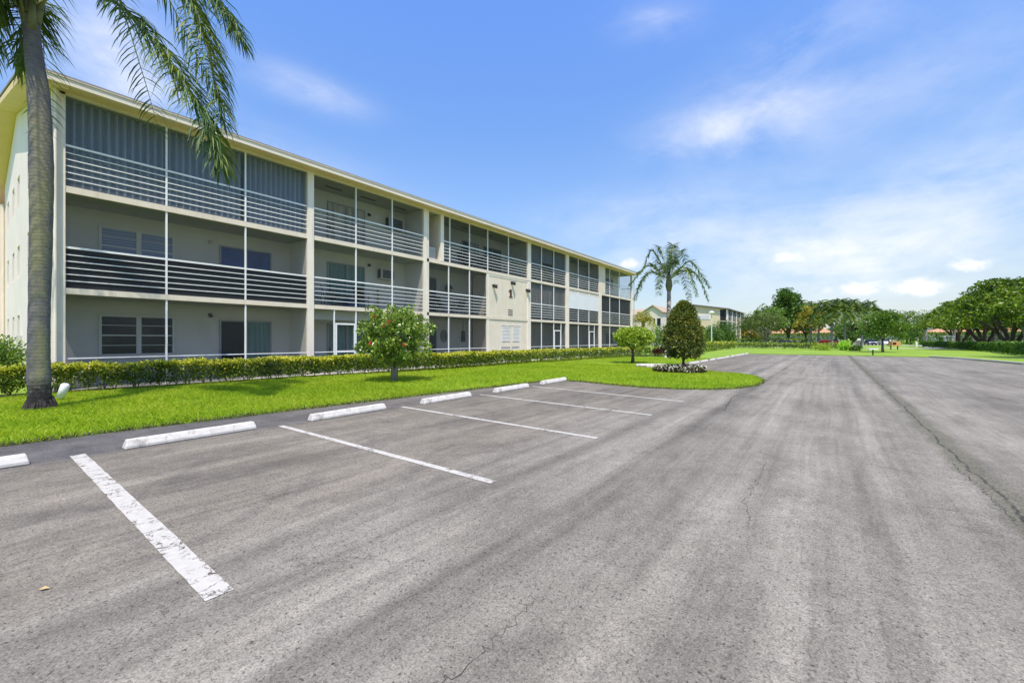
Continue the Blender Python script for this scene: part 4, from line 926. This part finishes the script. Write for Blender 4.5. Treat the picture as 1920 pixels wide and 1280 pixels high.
for i, (u, z, d) in enumerate(((-.42, 2.28, -.9), (.10, 2.12, -1.02), (-.10, 1.98, -1.02), (-.52, 1.38, -1.0), (.60, 1.34, -.95))):
    c = np.array([c37*u-s37*d, s37*u+c37*d, z]); dn = unit(rng.normal(size=(9, 3))+np.array([.4, -.6, .3])); V, F = leafgeo(np.repeat(c[None], 9, 0), dn, .085, .075, .1); npmesh('flower', V, F, 'l_petal_r', t)
# round clipped tree
def rt_trunk(mb):
    mb.tube([(0, 0, -.05), (.02, 0, .45), (0, 0, .95)], [.13, .09, .085], 9)
    for i in range(6):
        a = i*1.05; mb.tube([(0, 0, .85), (math.cos(a)*.4, math.sin(a)*.4, 1.25), (math.cos(a)*.8, math.sin(a)*.8, 1.6)], [.06, .035, .012], 6)
tree('clipped_tree', 'small tree with flat rounded light green crown on the lawn near the island', (-10.0, 25.9, .03), ellipsoid(0.05, 0, 1.62, 1.12, 1.12, .62, .35, -.7), 230, 75, .16, 'l', .12, .075, rt_trunk, 'l_round', 'bark')
# topiary
def cone_trunk(mb): mb.tube([(0, 0, -.05), (0, 0, 1.0), (0, 0, 2.6)], [.07, .05, .03], 9)
def cone_shape(n):
    z = rng.random(n)**.9; prof = np.interp(z, [0, .12, .3, .55, .8, .93, 1], [.72, .95, 1.0, .88, .58, .32, .06]); a = rng.random(n)*2*np.pi; r = prof*.86*(.45+.55*rng.random(n)**.45)
    return np.stack([np.cos(a)*r, np.sin(a)*r, .72+z*2.55], 1)
tree('topiary_tree', 'dense dark bullet-shaped topiary tree standing in the round flower bed', (-5.60, 20.95, .03), cone_shape, 560, 62, .13, 'l', .085, .05, cone_trunk, 'l_cone', 'bark')
t = thing('flower_bed', 'round bed of white flowers with bronze leaves around the topiary trunk', 'flower bed', (-5.6, 20.3, .03))
MB().tube([(0, 0, -.02), (0, 0, .02)], 1.18, 40).build('soil_disc', 'soil', t)
a = rng.random(5200)*2*np.pi; r_ = 1.14*np.sqrt(rng.random(5200)); P = np.stack([np.cos(a)*r_, np.sin(a)*r_, .05+.25*rng.random(5200)*(1-.3*(r_/1.14)**4)], 1)
V, F = leafgeo(P, rng.normal(size=P.shape)+np.array([0, 0, .8]), .09, .06, .1); npmesh('leaves', V, F, 'l_bronze', t)
a = rng.random(620)*2*np.pi; r_ = 1.15*np.sqrt(rng.random(620)); zz = .10+.21*rng.random(620)
C = np.stack([np.cos(a)*r_, np.sin(a)*r_, zz], 1); P = np.repeat(C, 5, 0); V, F = leafgeo(P, rng.normal(size=P.shape)+np.array([.3, -.4, .9]), .055, .05, .0); npmesh('blossoms', V, F, 'l_petal_w', t)
# second palm
def palm(name, label, loc, h, r, fr, ll, lw, leafm, trunkm='palm_bark2', group=None, lean=(0, 0), shaft=True, nleaf=46, frr=.03):
    t = thing(name, label, 'palm tree', loc, 0, group); mb = MB()
    mb.tube([(0, 0, -.1), (0, 0, .2), (lean[0]*.4, lean[1]*.4, h*.5), (lean[0], lean[1], h)], [r*1.5, r*1.1, r, r*.8], 12); mb.build('trunk', trunkm, t, True)
    if shaft:
        mb = MB(); mb.tube([(lean[0], lean[1], h-.1), (lean[0], lean[1], h+.35), (lean[0], lean[1], h+1.0), (lean[0], lean[1], h+1.5)], [r*1.0, r*1.5, r*1.0, r*.4], 10); mb.build('crownshaft', 'boot', t, True)
    for (a, reach, rise, drop) in fr:
        frond(t, [(x+lean[0], y+lean[1], z) for x, y, z in arch(R(a), reach, rise, drop, h+(.9 if shaft else .1), r*.5)], nleaf, ll, lw, leafm, frr, .22, .12, .35)
    return t
V1 = YAW
palm('palm_tree', 'slender palm with a full arching crown behind the topiary tree', (-10.9, 36.4, .03), 5.7, .20,
     [(V1+2, 3.5, 1.5, .7), (V1+180, 3.3, 1.1, .5), (V1+25, 2.7, 2.5, -.7), (V1+158, 2.6, 2.5, -.6), (V1+60, 1.9, 2.8, -1.6), (V1+120, 1.9, 2.9, -1.6), (V1-12, 3.1, .7, 1.9), (V1+190, 3.0, .5, 1.8), (V1-50, 2.4, .8, 1.6), (V1+230, 2.3, .8, 1.6),
      (V1-95, 2.0, 1.7, .6), (V1+90, 2.6, 1.5, .5), (V1+35, 3.0, .8, 1.6), (V1+150, 2.9, .7, 1.5), (V1+270, 1.5, 2.7, -1.2)], .58, .062, 'l_palm', group=None, nleaf=84, frr=.035)

# ================================================================== BACKGROUND
def shrub(name, label, loc, rx, ry, rz, mat, leaf=.18, ncl=60, per=30, cat='shrub', group=None, rc=.22):
    t = thing(name, label, cat, loc, 0, group); P, Dd = crown_points(ellipsoid(0, 0, rz*.46, rx*.85, ry*.85, rz*.42, .3, -.7), ncl, per, rc*max(rx, rz))
    P[:, 2] = np.maximum(P[:, 2], .02); V, F = leafgeo(P, Dd, leaf*rng.uniform(.7, 1.3, len(P)), leaf*.5, .2); npmesh('foliage', V, F, mat, t)
    return t
shrub('shrub', 'green bush at the far left edge against the white end wall', (-23.3, .85, 0), 1.1, .8, 1.7, 'l_mid', .13, 90, 40)
shrub('shrub', 'dark red shrub at the far end of the golden hedge', (-12.3, 38.6, .03), .95, .7, .85, 'l_red', .13, 50, 30)
shrub('shrub', 'rounded green shrub between the gabled building and the palm trunk', (-19.2, 61.5, 0), 1.9, 1.6, 3.6, 'l_mid', .26, 80, 34)
shrub('shrub', 'big green shrub left of the lamp post by the yellow end wall', (-16.9, 71, 0), 2.0, 1.8, 3.6, 'l_mid', .3, 100, 34)
shrub('shrub', 'dark green shrub right of the lamp post', (-16.0, 76, 0), 2.0, 2.0, 3.9, 'l_dark', .3, 110, 34)
shrub('shrub', 'tall flowering shrub in front of the far screened balconies', (-15.5, 84, 0), 2.0, 2.0, 5.3, 'l_dark', .30, 110, 34)
shrub('shrub', 'bright lime-green plant on the far lawn', (1.5, 71.2, 0), .6, .5, 1.5, 'l_lime', .30, 26, 18)
shrub('shrub', 'low dark shrub beside the lime-green plant', (2.5, 70.5, 0), .8, .7, .9, 'l_dark', .2, 30, 26)
shrub('shrub', 'low yellowish shrub left of the lime-green plant', (-.9, 70.2, 0), 1.4, .8, .75, 'l_round', .18, 36, 26)
hedge('hedge', 'low light green hedge in front of the far screened building', [(-11.6, 52.5), (-12.2, 63), (-12.6, 78)], 1.1, 1.0, 420, .24, ['l_hedge', 'l_hedgetop'], .5, .1, .05, False)
hedge('hedge', 'low hedge row across the far lawn beneath the palms', [(1.2, 73.5), (-6, 76), (-12.4, 79.5)], 1.0, .85, 420, .24, ['l_hedge', 'l_round'], .6, .1, .05, False)
hedge('hedge', 'clipped green hedge along the far road left of the cars', [(-2.5, 103), (-30, 103)], 1.3, 1.5, 330, .34, ['l_clip', 'l_round'], .7, .05, 0, False, .02)
hedge('hedge', 'long clipped green hedge right of the lot, nearest stretch', [(13.9, 52), (13.95, 60), (14.4, 68)], -1.4, 1.45, 1100, .17, ['l_clip'], .5, .03, .05, False, .03)
hedge('hedge', 'lighter clipped hedge right of the lot, running to the white bollard', [(14.9, 68.5), (15.2, 90), (14.6, 117)], -1.5, 1.4, 700, .22, ['l_clip', 'l_mid'], .8, .03, .05, False, .02)
hedge('hedge', 'tall dark clipped hedge closing the view behind the far road', [(75, 152), (-45, 152)], 1.6, 3.1, 300, .5, ['l_clip', 'l_mid'], .6, .03, 0, False, .01)

# far buildings -----------------------------------------------------
def farblock():
    b = thing('apartment_building', 'distant three-storey building with yellow gable end and dark screened balconies', 'building', (0, 0, 0))
    x0, x1, y0, y1, H = -34, -21.05, 110, 134, 8.6
    w = MB(); w.box(x0, x1, y0, y1, 0, H); w.add([(x0, y0, H), (x1+1.5, y0, H), (x1-7, y0, H+1.4), (x0, y1, H), (x1+1.5, y1, H), (x1-7, y1, H+1.4)], [(0, 1, 2), (3, 5, 4), (0, 3, 4, 1)])
    w.build('wall', 'yellow_wall', b)
    r = MB(); rt = [(x1+2.0, H), (x1-7, H+1.5), (x0-.5, H-.15)]
    vs = [(x, y, z) for y in (y0-.6, y1+.5) for x, z in rt]+[(x, y, z+.2) for y in (y0-.6, y1+.5) for x, z in rt]
    r.add(vs, [(0, 1, 4, 3), (1, 2, 5, 4), (6, 9, 10, 7), (7, 10, 11, 8), (0, 3, 9, 6), (2, 8, 11, 5), (0, 6, 7, 1), (1, 7, 8, 2), (3, 4, 10, 9), (4, 5, 11, 10)]); r.build('roof', 'roofing', b)
    for z in (2.75, 5.75): MB().box(x1, x1+1.55, y0, y1, z, z+.2).build('slab', 'cream', b)
    ys_ = np.linspace(y0+.3, y1-.3, 5)
    for i, y in enumerate(ys_): MB().box(x1+1.3, x1+1.65, y-.3, y+.3, 0, H-.02).build('column', 'column', b)
    for z0_, z1_ in ((0, 2.74), (2.96, 5.74), (5.96, H-.05)):
        for a_, c_ in zip(ys_[:-1], ys_[1:]): MB().box(x1+1.38, x1+1.44, a_+.31, c_-.31, z0_, z1_).build('screen_panel', 'screen_dark', b)
        m_ = MB()
        for a_, c_ in zip(ys_[:-1], ys_[1:]):
            for u in (.33, .66): yy = a_+(c_-a_)*u; m_.box(x1+1.45, x1+1.5, yy-.05, yy+.05, z0_, z1_)
            m_.box(x1+1.45, x1+1.49, a_+.31, c_-.31, z0_+1.1, z0_+1.18)
        m_.build('mullions', 'white', b)
        MB().box(x1+.02, x1+1.2, y0+.02, y0+.06, z0_+.05, z1_-.05).build('screen_panel', 'screen_dark', b)
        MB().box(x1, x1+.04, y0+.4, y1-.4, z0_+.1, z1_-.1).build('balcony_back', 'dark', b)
    f = MB().box(-26.2, -23.2, y0-.06, y0-.002, 6.3, 7.6).build('window', 'white', b); MB().box(-26.0, -23.4, y0-.09, y0-.061, 6.45, 7.45).build('pane', 'shutter', f)
farblock()
def gable():
    b = thing('house', 'pale gabled building with tan roof seen left of the slender palm', 'house', (0, 0, 0))
    y0, y1 = 94, 104; xa, xb, xp = -34.2, -29.6, -31.6; H = 7.4
    w = MB(); w.box(xa, xb, y0, y1, 0, H); w.add([(xa, y0, H), (xb, y0, H), (xp, y0, H+1.5), (xa, y1, H), (xb, y1, H), (xp, y1, H+1.5)], [(0, 1, 2), (3, 5, 4)]); w.box(-52, xa, 98, 108, 0, 7.3); w.build('wall', 'pink_wall', b)
    r = MB(); r.add([(xa-.3, y0-.4, H-.1), (xp, y0-.4, H+1.6), (xb+.3, y0-.4, H-.1), (xa-.3, y1, H-.1), (xp, y1, H+1.6), (xb+.3, y1, H-.1), (xa-.3, y0-.4, H+.1), (xp, y0-.4, H+1.8), (xb+.3, y0-.4, H+.1), (xa-.3, y1, H+.1), (xp, y1, H+1.8), (xb+.3, y1, H+.1)],
                   [(0, 1, 7, 6), (1, 2, 8, 7), (6, 7, 10, 9), (7, 8, 11, 10), (0, 3, 4, 1), (1, 4, 5, 2)]); r.add([(-52, 97.4, 7.3), (xa+.2, 97.4, 7.3), (xp-.2, 103, 9.0), (-52, 103, 9.0), (-52, 108.5, 7.3), (xa+.2, 108.5, 7.3)], [(0, 1, 2, 3), (3, 2, 5, 4)]); r.build('roof', 'tan_roof', b)
    for x, z, w2, h2 in ((-32.3, 4.9, .4, 1.3), (-31.3, 4.9, .4, 1.3), (-30.3, 4.5, .8, 1.7), (-33.2, 1.9, .8, 1.2), (-31.6, 1.9, .5, 1.2)):
        f = MB().box(x-w2/2-.07, x+w2/2+.07, y0-.05, y0-.002, z-.07, z+h2+.07).build('window', 'white', b); MB().box(x-w2/2, x+w2/2, y0-.08, y0-.052, z, z+h2).build('pane', 'glass', f)
    v = MB()
    for x in (-41, -39, -37, -35): v.box(x-.25, x+.25, 93.5, 94, 0, 3.6)
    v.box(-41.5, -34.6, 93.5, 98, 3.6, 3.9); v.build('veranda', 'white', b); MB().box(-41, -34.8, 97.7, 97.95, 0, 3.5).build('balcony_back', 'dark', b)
gable()
def villa(x, y, w, d, label, h=2.6, rise=1.6):
    b = thing('villa', label, 'house', (x, y, 0), 0, 'orange-roofed houses behind the tall hedge'); MB().box(-w/2, w/2, -d/2, d/2, 0, h).build('wall', 'pink_wall', b)
    e = .7; r = MB(); r.add([(-w/2-e, -d/2-e, h), (w/2+e, -d/2-e, h), (w/2+e, d/2+e, h), (-w/2-e, d/2+e, h), (-w/2+d*.35, 0, h+rise), (w/2-d*.35, 0, h+rise)], [(0, 1, 5, 4), (1, 2, 5), (2, 3, 4, 5), (3, 0, 4), (0, 3, 2, 1)]); r.build('roof', 'orange_roof', b)
    for u in (-.3, .1): f = MB().box(w*u, w*u+1.6, -d/2-.05, -d/2-.002, 1.0, 2.2).build('window', 'white', b); MB().box(w*u+.1, w*u+1.5, -d/2-.08, -d/2-.052, 1.1, 2.1).build('pane', 'glass', f)
villa(-14, 168, 30, 12, 'orange-roofed house seen between the oak and the palms', 3.2, 2.4)
villa(8.5, 170, 14, 12, 'small stretch of orange roof left of the round lawn tree', 3.4, 2.2)
villa(27, 168, 12, 11, 'low tan-orange roof behind the trees left of the white lamp post', 3.2, 1.6)
villa(42, 160, 16, 12, 'orange roof in the middle behind the pale leaning trunks', 3.4, 3.0)
villa(60, 158, 18, 12, 'pink-orange roof at the right behind the big fig trunks', 3.4, 3.0)

# trees -------------------------------------------------------------
def std_trunk(h, r0, spread, seed, n=6, fork=.35, lean=(0, 0)): return lambda mb: limbs(mb, (0, 0, 0), h, n, r0, spread, seed, fork, lean)
tree('oak_tree', 'tallest dark green tree with ragged top beyond the lot', (-7.5, 112, 0), lambda n: np.concatenate([ellipsoid(0, 0, 6.4, 5.4, 5, 3.9, .3, -.7)(n//2), ellipsoid(-.6, 0, 9.4, 2.1, 2.2, 3.1, .3)(n//3), ellipsoid(3.6, 1, 7.0, 3.0, 3, 1.9, .3)(n//6)]), 190, 70, 1.05, 'l', .50, .30, std_trunk(11, .45, 4, 1, 7, .25), 'l_dark', 'bark')
tree('tree', 'small pale-limbed tree at the left end of the far hedge row', (-9.6, 86.5, 0), lambda n: ellipsoid(-.3, 0, 4.2, 3.4, 3, 2.1, .4, -.4)(n), 85, 46, .6, 'l', .30, .17, std_trunk(5, .20, 2.8, 2, 7, .3), 'l_olive', 'bark_grey')
tree('tree', 'orange-tinted bushy tree right of the distant screened building', (-17.5, 132, 0), lambda n: ellipsoid(0, 0, 4, 4.6, 4, 3.6, .3, -.8)(n), 80, 44, 1.0, 'l', .45, .28, std_trunk(6, .25, 3, 3), 'l_orange', 'bark')
tree('tree', 'bright green lower tree just left of the tall dark tree', (-10.6, 102, 0), lambda n: ellipsoid(0, 0, 5.2, 3.2, 3.2, 2.9, .3, -.8)(n), 100, 50, .75, 'l', .38, .24, std_trunk(6.5, .26, 2.4, 5, 6, .3), 'l_mid', 'bark_grey')
tree('tree', 'golden olive tree behind the leaning palm left of the white car', (-4.6, 118, 0), lambda n: ellipsoid(0, 0, 6.2, 3.8, 3.6, 3.8, .3, -.9)(n), 90, 46, .85, 'l', .42, .26, std_trunk(7, .26, 3, 6), 'l_orange', 'bark')
tree('tree', 'round-headed green tree on the far lawn beside the orange panel', (4.8, 65.1, .05), lambda n: np.concatenate([ellipsoid(0, 0, 2.9, 2.3, 2.3, 1.7, .3, -.7)(3*n//4), ellipsoid(.3, 0, 4.0, 1.2, 1.2, .9, .3)(n//4)]), 150, 56, .42, 'l', .22, .12, std_trunk(4.2, .13, 1.8, 7, 7, .30), 'l_mid', 'bark')
# far tree line: one of each kind, then copies
protos = []
for k, (m_, rx, rz) in enumerate((('l_dark', 5.0, 3.4), ('l_mid', 4.4, 2.8), ('l_olive', 4.2, 3.0))):
    protos.append(tree('woodland_tree', 'dark rounded tree of the far tree line', (-60+k*9, 196, 0), lambda n, rx=rx, rz=rz: ellipsoid(0, 0, rz+1.9, rx, rx*.8, rz, .3, -.9)(n), 80, 40, 1.25, 'l', .62, .40, std_trunk(6, .3, 3, 10+k), m_, 'bark', 'trees of the far tree line'))
i = 0
descr = ['dark rounded', 'mid green spreading', 'olive green']
places = [(x, 188+(j*7) % 13) for j, x in enumerate(range(-60, 112, 9))]
for j, (x, y) in enumerate(places):
    k = j % 3; o = protos[k] if j < 3 else copy_tree(protos[k]); s_ = .84+.05*((j*5) % 6)
    o.location = (x, y, 0); o.rotation_euler = (0, 0, j*1.3); o.scale = (s_, s_, s_*.80)
    o['label'] = descr[k]+' tree of the far tree line, '+('leftmost','second','third','fourth','fifth','sixth','seventh')[j//3]+' of its kind from the left'
# mid-right bank of trees left of the canopy
for (x, y, s_, lb, m_) in ((19, 172, 1.25, 'mid green tree between the round lawn tree and the fig canopy', 'l_mid'), (34, 176, 1.3, 'dark tree behind the white lamp post at right', 'l_dark'), (4.5, 148, .8, 'dark bushy tree behind the dark blue car', 'l_dark')):
    tree('tree', lb, (x, y, 0), lambda n: ellipsoid(0, 0, 4.6, 4.0, 3.6, 3.4, .3, -.95)(n)*s_, 80, 44, .95, 'l', .45, .3, std_trunk(6, .25, 3, int(x)), m_, 'bark')
# fig canopy at right: wide umbrella crowns in tiers
def tiers(cx, cy, z0, z1, rad, nt):
    def f(n):
        out = []
        for i in range(n):
            u = rng.random(); z = z0+(z1-z0)*u; rr = rad*(1-.75*u**1.6)*math.sqrt(.25+.75*rng.random()); a = rng.random()*6.283
            z += .5*math.sin(a*3+i % nt)*.6; out.append((cx+math.cos(a)*rr, cy+math.sin(a)*rr, z))
        return np.array(out)
    return f
for (x, y, h, rad, lb, sc_) in ((19.0, 84, 9.2, 7.2, 'wide fig tree with several dark trunks at the right edge', 1.0), (19.5, 99, 8.6, 5.9, 'spreading fig tree second from the right, with golden-green top', 1.0), (20.6, 122, 8.8, 6.0, 'fig tree at the left end of the right-hand canopy', 1.0), (28, 104, 11.5, 8.0, 'tall fig tree behind the right-hand canopy', 1.0), (24.5, 76, 10.5, 7.0, 'fig tree cut off by the right edge of the photo', 1.0)):
    def trk(mb, h=h, rad=rad, x=x):
        rd = random.Random(int(x*7))
        for i in range(5):
            a = i*1.256+rd.random(); mb.tube([(math.cos(a)*.5, math.sin(a)*.5, -.1), (math.cos(a)*.6, math.sin(a)*.6, 1.2), (math.cos(a)*1.6, math.sin(a)*1.6, 2.8), (math.cos(a)*rad*.6, math.sin(a)*rad*.6, h*.55)], [.34, .24, .2, .06], 7)
            mb.tube([(math.cos(a)*1.2, math.sin(a)*1.2, 2.2), (math.cos(a+.5)*rad*.5, math.sin(a+.5)*rad*.5, h*.7)], [.16, .05], 6)
    tree('fig_tree', lb, (x, y, 0), tiers(0, 0, 3.6, h, rad*1.08, 4), 300, 66, .85, 'l', .34, .20, trk, 'l_canopy', 'bark', 'fig trees at the right of the lot', flat=.30)
tree('fig_tree', 'fig tree just outside the right edge whose leaves reach into the photo', (16.8, 50.5, 0), tiers(0, 0, 4.2, 8.3, 5.6, 4), 150, 56, .8, 'l', .34, .2, std_trunk(8, .4, 4, 44, 7, .3), 'l_canopy', 'bark', 'fig trees at the right of the lot', flat=.4)
# thin pale leaning trunks (with crowns) behind the right hedge
for k, (x, y, lx, h, lb) in enumerate(((18.2, 112, .25, 5.2, 'pale thin-trunked palm leftmost behind the right hedge'), (20.0, 108, -.5, 5.0, 'pale leaning palm second behind the right hedge'), (19.9, 96, .5, 5.2, 'leaning pale palm in the middle behind the right hedge'), (20.4, 94.5, -.2, 5.4, 'upright pale palm in the middle behind the right hedge'),
        (19.6, 80.5, -.9, 4.6, 'strongly leaning pale palm left of the fig trunks'), (26.0, 88, .1, 3.4, 'short yellow-green palm at the right edge'))):
    palm('palm_tree', lb, (x, y, 0), h, .15, [(a_, 2.3, 1.0, 1.0) for a_ in range(0, 360, 45)], .8, .10, 'l_palmyel' if k == 5 else 'l_palmfar', group=None, lean=(lx, 0), shaft=False, nleaf=24)
# palms in the middle distance
FR = [(a_, 3.1, 1.2, 1.1) for a_ in range(0, 360, 30)]+[(a_+18, 2.4, 2.3, -1.0) for a_ in range(0, 360, 60)]
palm('palm_tree', 'yellow-green palm beside the white columns of the gabled building', (-25.2, 70.0, 0), 3.2, .25, [(a_, 2.3, 1.1, 1.3) for a_ in range(0, 360, 30)]+[(a_, 1.4, 1.9, -.6) for a_ in range(0, 360, 72)], .9, .10, 'l_palmyel', nleaf=30)
palm('palm_tree', 'yellowing palm with drooping fronds left of the white car', (-3.3, 96, 0), 4.2, .17, FR, 1.0, .17, 'l_palmyel', nleaf=42, lean=(.6, 0))
palm('palm_tree', 'second yellow-green palm, close right of the yellowing one', (-2.0, 98, 0), 4.6, .16, FR, 1.0, .17, 'l_palmfar', nleaf=42, lean=(.3, 0))
palm('palm_tree', 'green palm standing before the white car', (.1, 84, 0), 4.4, .20, FR, 1.1, .17, 'l_palmfar', nleaf=44)
palm('palm_tree', 'green palm with wide crown right of the white car', (1.9, 93, 0), 5.0, .18, FR, 1.1, .17, 'l_palmfar', nleaf=42)
palm('palm_tree', 'rightmost green palm of the middle group, above the lime plant', (4.4, 100, 0), 5.0, .18, FR, 1.1, .17, 'l_palmfar', nleaf=42, lean=(.3, 0))
palm('palm_tree', 'lone small palm between the round lawn tree and the fig canopy', (17.2, 133, 0), 5.0, .22, [(a_, 2.6, 1.0, 1.0) for a_ in range(0, 360, 40)], .9, .12, 'l_palmfar', nleaf=24)

# street furniture ---------------------------------------------------
def lamp(loc, h, label, arm=False):
    t = thing('street_lamp', label, 'street lamp', loc); mb = MB()
    if arm: mb.tube([(0, 0, 0), (0, 0, h-.9), (.15, .05, h-.3), (.6, .3, h), (1.2, .6, h+.1)], [.11, .09, .08, .07, .06], 8)
    else: mb.tube([(0, 0, 0), (0, 0, .3), (0, 0, h)], [.12, .07, .06], 8)
    mb.build('pole', 'steel', t)
    q = MB()
    if arm: q.box(1.05, 1.6, .45, .85, h+.02, h+.16)
    else: q.tube([(0, 0, h-.02), (0, 0, h+.16), (0, 0, h+.38)], [.14, .40, .10], 14)
    q.build('lamp_head', 'lampglass', t)
lamp((-12.6, 60.5, 0), 4.9, 'white street lamp with mushroom head in front of the yellow end wall'); lamp((-17.0, 111, 0), 4.6, 'pale lamp post right of the distant screened building'); lamp((19.6, 122.5, 0), 5.6, 'white curved-arm street lamp behind the right hedge', True)
t = thing('t_shaped_post', 'low white T-shaped board on a dark post at the far edge of the lot', 'post', (3.15, 52.2, .05)); MB().box(-.04, .04, -.04, .04, 0, .52).build('post', 'black', t); MB().box(-.42, .42, -.12, .12, .52, .60).build('top_board', 'pvc', t)
t.rotation_euler = (0, 0, R(35))
t = thing('panel_box', 'orange cabinet with a dark window behind the round lawn tree', 'cabinet', (7.3, 82, 0), R(38)); MB().box(-.62, .62, -.3, .3, .58, 1.25).build('cabinet', 'orange', t); MB().box(-.52, .0, -.33, -.301, .78, 1.08).build('dark_window', 'black', t)
for sx_ in (-.5, .5): MB().box(sx_-.05, sx_+.05, -.05, .05, 0, .58).build('leg', 'black', t)
tag(MB().tube([(0, 0, 0), (0, 0, .85), (0, 0, 1.0)], [.2, .17, .05], 10).build('bollard', 'pvc', loc=(13.9, 118.5, 0)), 'white bollard at the end of the clipped hedge', 'bollard')
tag(MB().tube([(0, 0, 0), (0, 0, .5), (0, 0, .72)], [.09, .08, .03], 10).build('bollard', 'pvc', loc=(-10.75, 35.0, .03)), 'short grey-white bollard at the foot of the slender palm', 'bollard')
t = thing('mailbox_post', 'pale post with white box among the far palms', 'post', (3.6, 88, 0)); MB().box(-.06, .06, -.06, .06, 0, 1.3).build('post', 'bark_grey', t); MB().box(-.22, .22, -.15, .15, 1.3, 1.65).build('box', 'pvc', t, bevel=.03)
t = thing('kiosk', 'small white-roofed stand among the trunks behind the right hedge', 'stand', (17.4, 111, 0)); MB().box(-.7, .7, -.7, .7, 2.0, 2.2).build('roof', 'white', t)
for sx_ in (-.55, .55):
    for sy_ in (-.55, .55): MB().box(sx_-.06, sx_+.06, sy_-.06, sy_+.06, 0, 2.0).build('post', 'white', t)
lf = MB(); lf.add([(0, 0, .006), (.025, .014, .016), (.055, 0, .008), (.028, -.017, .010)], [(0, 1, 2, 3)])
tag(lf.build('fallen_leaf', 'leaf_dry', loc=(-3.9, .32, .004)), 'single dry tan leaf on the asphalt at the lower left', 'leaf').rotation_euler = (0, 0, .9)

# cars ---------------------------------------------------------------
def car(loc, rz, paint_c, label, low=None):
    t = thing('parked_car', label, 'car', loc, R(rz), 'cars parked beyond the lawn')
    pm = carpaint('car_paint', paint_c); M[id(pm)] = pm
    prof = [(-2.2, .35), (-2.25, .75), (-2.1, .92), (-1.35, .98), (-.75, 1.42), (.75, 1.46), (1.45, 1.02), (2.15, .88), (2.25, .6), (2.2, .33)]
    def loft(pr, w, ins):
        vs = []
        for s_ in (-1, 1):
            for x, z in pr: vs.append((x, s_*(w-(ins if z > 1.05 else 0)), z))
        n = len(pr); return MB().add(vs, [tuple(range(n)), tuple(range(2*n-1, n-1, -1))]+[(i, n+i, n+(i+1) % n, (i+1) % n) for i in range(n)])
    loft(prof, .86, .14).build('body', pm, t, bevel=.04)
    gl = MB()
    for s_ in (-1, 1):
        y = s_*.80; gl.add([(-1.22, y+s_*.062, 1.0), (-.72, y-s_*.075, 1.36), (.68, y-s_*.075, 1.39), (1.25, y+s_*.062, 1.02)], [(0, 1, 2, 3)])
    gl.add([(-1.34, -.66, 1.03), (-1.34, .66, 1.03), (-.80, .60, 1.42), (-.80, -.60, 1.42)], [(0, 1, 2, 3)]); gl.add([(1.44, -.66, 1.07), (1.44, .66, 1.07), (.80, .60, 1.47), (.80, -.60, 1.47)], [(0, 1, 2, 3)]); gl.build('windows', 'glass', t)
    for x in (-1.4, 1.4):
        for s_ in (-1, 1):
            w = MB().tube([(x, s_*.70, .33), (x, s_*.89, .33)], .33, 16).build('wheel', 'rubber', t); MB().tube([(x, s_*.885, .33), (x, s_*.905, .33)], .19, 12).build('rim', 'chrome', w)
    for s_ in (-1, 1):
        MB().box(2.17, 2.27, s_*.62-.16, s_*.62+.16, .62, .76).build('headlight', 'lampglass', t); MB().box(-2.28, -2.2, s_*.66-.12, s_*.66+.12, .68, .84).build('tail_light', 'red_lamp', t)
car((-.2, 97.5, 0), -50, (.78, .78, .78), 'white car partly hidden behind the palms')
car((-.6, 91.6, 0), 5, (.16, .015, .015), 'dark red car low in front of the white car')
car((-7.2, 101, 0), 0, (.03, .03, .035), 'black car parked left of the yellowing palm')
car((8.1, 142.5, 0), -80, (.01, .02, .08), 'dark blue car between the palms and the round lawn tree')
car((11.0, 143, 0), -80, (.70, .72, .74), 'silver-white car next to the dark blue one')
